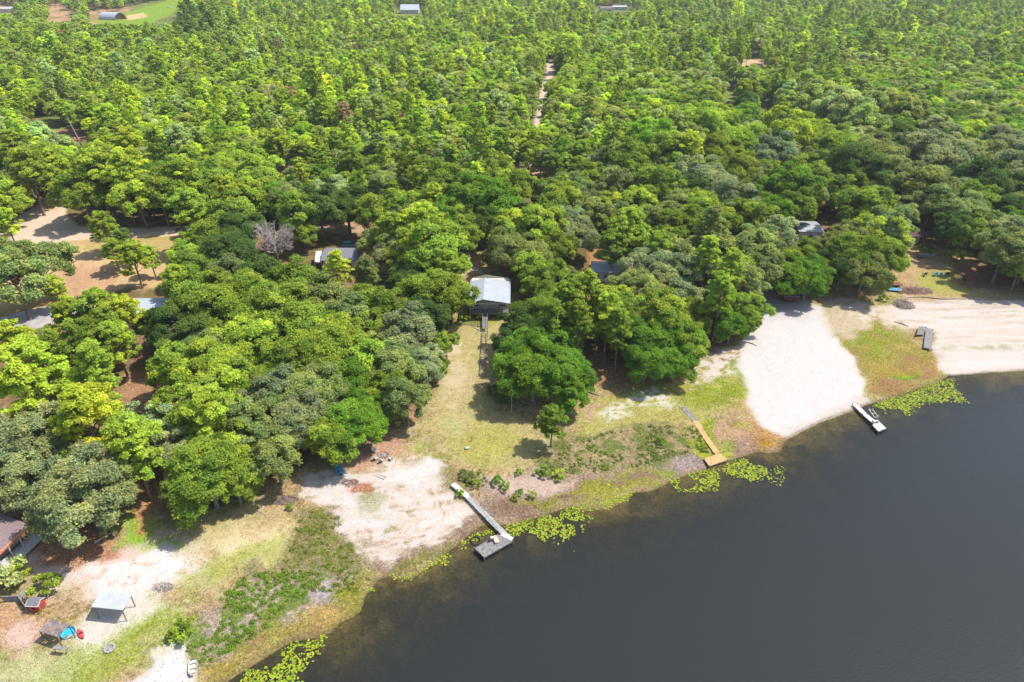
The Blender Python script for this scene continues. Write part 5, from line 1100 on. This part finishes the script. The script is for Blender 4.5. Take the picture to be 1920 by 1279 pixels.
# ---- shore weeds (uncountable): clumps of leaves
def leafy(name, polys, n, rad, col, label, thr=.5, sc=.35, cards_per=46, size=.16, jcol=.25):
    C = []; Cn = []; cl = []
    for poly in polys:
        P = [G(x, y)[:2] for x, y in poly]; xs = [p[0] for p in P]; yy = [p[1] for p in P]; X = rng.uniform(min(xs), max(xs), n*6); Y = rng.uniform(min(yy), max(yy), n*6)
        ok = (sdf(P, X, Y) > 0) & (fbm(X*sc, Y*sc, 3, 301) > thr); X, Y = X[ok][:n], Y[ok][:n]; Z, D = height(X, Y)
        for x, y, z, d in zip(X, Y, Z, D):
            if d < .3: continue
            r = rad*rng.uniform(.4, 1.3); m = int(cards_per*min(1.5, r/rad)); dd = rdir(m); dd[:, 2] = np.abs(dd[:, 2])*.9
            C.append(np.array([x, y, z])+dd*r*rng.uniform(.3, 1, (m, 1))); Cn.append(dd*.4+np.array([0,0,.7])); t_ = rng.uniform(1-jcol, 1+jcol); h_ = rng.uniform(0, 1.5)
            c = np.array(L(col))*t_; c = c*(1-h_*.4)+np.array(L((150,160,50)))*h_*.4; cl.append(np.tile(c, (m, 1)))
    C = np.concatenate(C); V, Fq = cards(C, np.concatenate(Cn), size, .7, .5); cc = np.concatenate(cl)*rng.uniform(.75, 1.3, (len(C), 1))
    o = link(bpy.data.objects.new(name, npmesh(name, V, Fq, M_tuft, np.repeat(cc, 4, 0)))); return meta(o, label, 'weeds', None, 'stuff')
leafy('shore_weeds', [[(380,1150),(440,1090),(500,1072),(600,1075),(610,1100),(540,1130),(500,1180),(440,1215),(380,1250),(352,1215)]], 300, .5, (124,170,48), 'dense green weed clumps along the lower left shore', .45, .3, 60)
leafy('shore_weeds', [[(470,1080),(600,1060),(700,1075),(680,1110),(600,1110)],[(560,960),(640,960),(685,1020),(690,1050),(620,1080),(530,1070)]], 120, .38, (128,150,64), 'sparse weeds on the olive marsh left of the swirled sand', .45, .4, 34)
leafy('shore_weeds', [[(1030,850),(1120,815),(1230,795),(1300,805),(1290,850),(1190,876),(1080,890),(1020,880)]], 330, .36, (118,148,62), 'scattered low weeds between the lone small tree and the orange dock', .46, .4, 34)
leafy('shore_weeds', [[(860,905),(900,880),(915,905),(890,925)],[(1290,800),(1310,800),(1330,850),(1310,850)]], 40, .35, (90,130,40), 'small weeds close beside the two board docks', .3, .4, 34)
# ---- grass tufts: same colours as the ground they grow from
gm = GC.mean(1); cand = np.nonzero((DD > .8) & (gy < 175) & (gm < .36) & (np.abs(gx) < gy*.85+45) & (GC[:, 1] > GC[:, 2]*1.35))[0]
Pop = [G(x, y)[:2] for x, y in OPEN]; cand = cand[sdf(Pop, gx[cand], gy[cand]) > -3]; print('tuft candidates', len(cand))
ix = rng.choice(cand, min(170000, len(cand)), replace=False); C = np.stack([gx[ix], gy[ix], HT[ix]+.04], 1)+rng.normal(0, .12, (len(ix), 3))*np.array([1,1,.15])
Nn = rng.normal(0, .75, (len(ix), 3)); Nn[:, 2] = np.abs(Nn[:, 2])*.5+.35; V, Fq = cards(C, Nn, .17, .6, .3); cc = GC[ix]*rng.uniform(.55, 1.4, (len(ix), 1))
o = link(bpy.data.objects.new('grass', npmesh('grass', V, Fq, M_tuft, np.repeat(cc, 4, 0)))); meta(o, 'short dry and green grass tufts over the open shore', 'grass', None, 'stuff')
# pale straw and chips on the litter and bare ground
cand = np.nonzero((DD > .8) & (gy < 190) & (np.abs(gx) < gy*.85+45) & (gm < .5))[0]; cand = cand[sdf(Pop, gx[cand], gy[cand]) > -8]
ix = rng.choice(cand, 26000, replace=False); C = np.stack([gx[ix], gy[ix], HT[ix]+.05], 1)+rng.normal(0, .1, (len(ix), 3))*np.array([1,1,.1]); V, Fq = cards(C, np.tile([0,0,1.], (len(ix), 1)), .15, .5, .3)
pal = np.array([L((225,205,180)), L((120,90,66)), L((200,170,130)), L((90,70,54))])[rng.integers(0, 4, len(ix))]
o = link(bpy.data.objects.new('leaf_litter', npmesh('leaf_litter', V, Fq, M_tuft, np.repeat(pal, 4, 0)))); meta(o, 'fallen leaves, twigs and straw scattered over the open shore', 'leaf litter', None, 'stuff')
# ---- lily pads
def pads(polys, label, dens=19.0, thr=.36):
    C = []
    for poly, dn in polys:
        P = [W(x, y, 0)[:2] for x, y in poly]; xs = [p[0] for p in P]; yy = [p[1] for p in P]; n = int((max(xs)-min(xs))*(max(yy)-min(yy))*dens*dn)
        X = rng.uniform(min(xs), max(xs), n); Y = rng.uniform(min(yy), max(yy), n); sd = sdf(P, X, Y); q = fbm(X*.55, Y*.55, 3, 401)
        ok = (sd+1.1*(q-.5)*2 > -.15) & (q > thr) & (rng.random(n) < np.clip(.25+sd*.9, .12, 1)); C.append(np.stack([X[ok], Y[ok]], 1))
    C = np.concatenate(C); h, d = height(C[:, 0], C[:, 1]); ok = d < 1.6; C = C[ok]; h = h[ok]; n = len(C); K = 9; V = np.zeros((n, K, 3)); r = rng.uniform(.10, .18, n); a0 = rng.uniform(0, 6.28, n); tl = rng.normal(0, .16, (n, 2))
    for k in range(K):
        a = a0+(.25+ (2*math.pi-.5)*k/(K-1)) if k else a0; rk = r if k else r*.15; V[:, k, 0] = rk*np.cos(a); V[:, k, 1] = rk*np.sin(a); V[:, k, 2] = V[:, k, 0]*tl[:, 0]+V[:, k, 1]*tl[:, 1]
    V += np.stack([C[:, 0], C[:, 1], np.maximum(h, 0)+.035+rng.uniform(0, .05, n)], 1)[:, None]
    c = np.array(L((178,204,52)))*rng.uniform(.55, 1.15, (n, 1)); y_ = rng.random((n, 1)) < .2; c = np.where(y_, np.array(L((214,208,60)))*rng.uniform(.8, 1.1, (n, 1)), c); c[:, 1] *= 1.0
    o = link(bpy.data.objects.new('lily_pads', npmesh('lily_pads', V.reshape(-1, 3), np.arange(n*K).reshape(n, K), M_pad, np.repeat(c, K, 0)))); meta(o, label, 'lily pads', None, 'stuff')
pads([([(430,1300),(462,1256),(505,1230),(548,1204),(588,1196),(612,1187),(612,1204),(585,1236),(565,1266),(555,1300)], 1), ([(583,1205),(600,1202),(598,1216),(584,1216)], .7), ([(622,1150),(636,1146),(634,1156),(624,1158)], .8), ([(688,1102),(704,1100),(702,1112),(690,1112)], .8)], 'yellow-green lily pads along the shore at the bottom edge')
pads([([(728,1078),(760,1078),(805,1056),(796,1080),(750,1094)], .5), ([(788,1068),(830,1036),(860,1018),(880,1004),(925,990),(932,998),(895,1012),(872,1022),(856,1036),(838,1056),(800,1072)], .9)], 'lily pads left of the grey dock platform')
pads([([(945,982),(1000,972),(1055,952),(1080,950),(1112,974),(1092,1000),(1062,1014),(1030,1022),(990,1000),(960,1008),(945,1000)], 1), ([(1070,950),(1140,935),(1190,922),(1188,936),(1130,956),(1085,962)], .75), ([(1060,1020),(1085,1030),(1080,1042),(1062,1030)], .1)], 'widest mat of lily pads right of the grey dock')
pads([([(1250,902),(1290,888),(1340,878),(1352,896),(1342,918),(1300,926),(1268,918)], 1), ([(1340,880),(1375,864),(1415,850),(1432,858),(1424,870),(1444,884),(1432,898),(1408,906),(1385,896),(1355,888)], 1), ([(1425,880),(1445,876),(1472,872),(1470,914),(1440,910)], .22)], 'lily pads around the end of the orange board dock')
pads([([(1632,762),(1660,748),(1710,734),(1760,714),(1790,708),(1792,728),(1816,754),(1780,756),(1740,756),(1712,768),(1702,782),(1664,776),(1650,768)], 1)], 'lily pads right of the white dock')
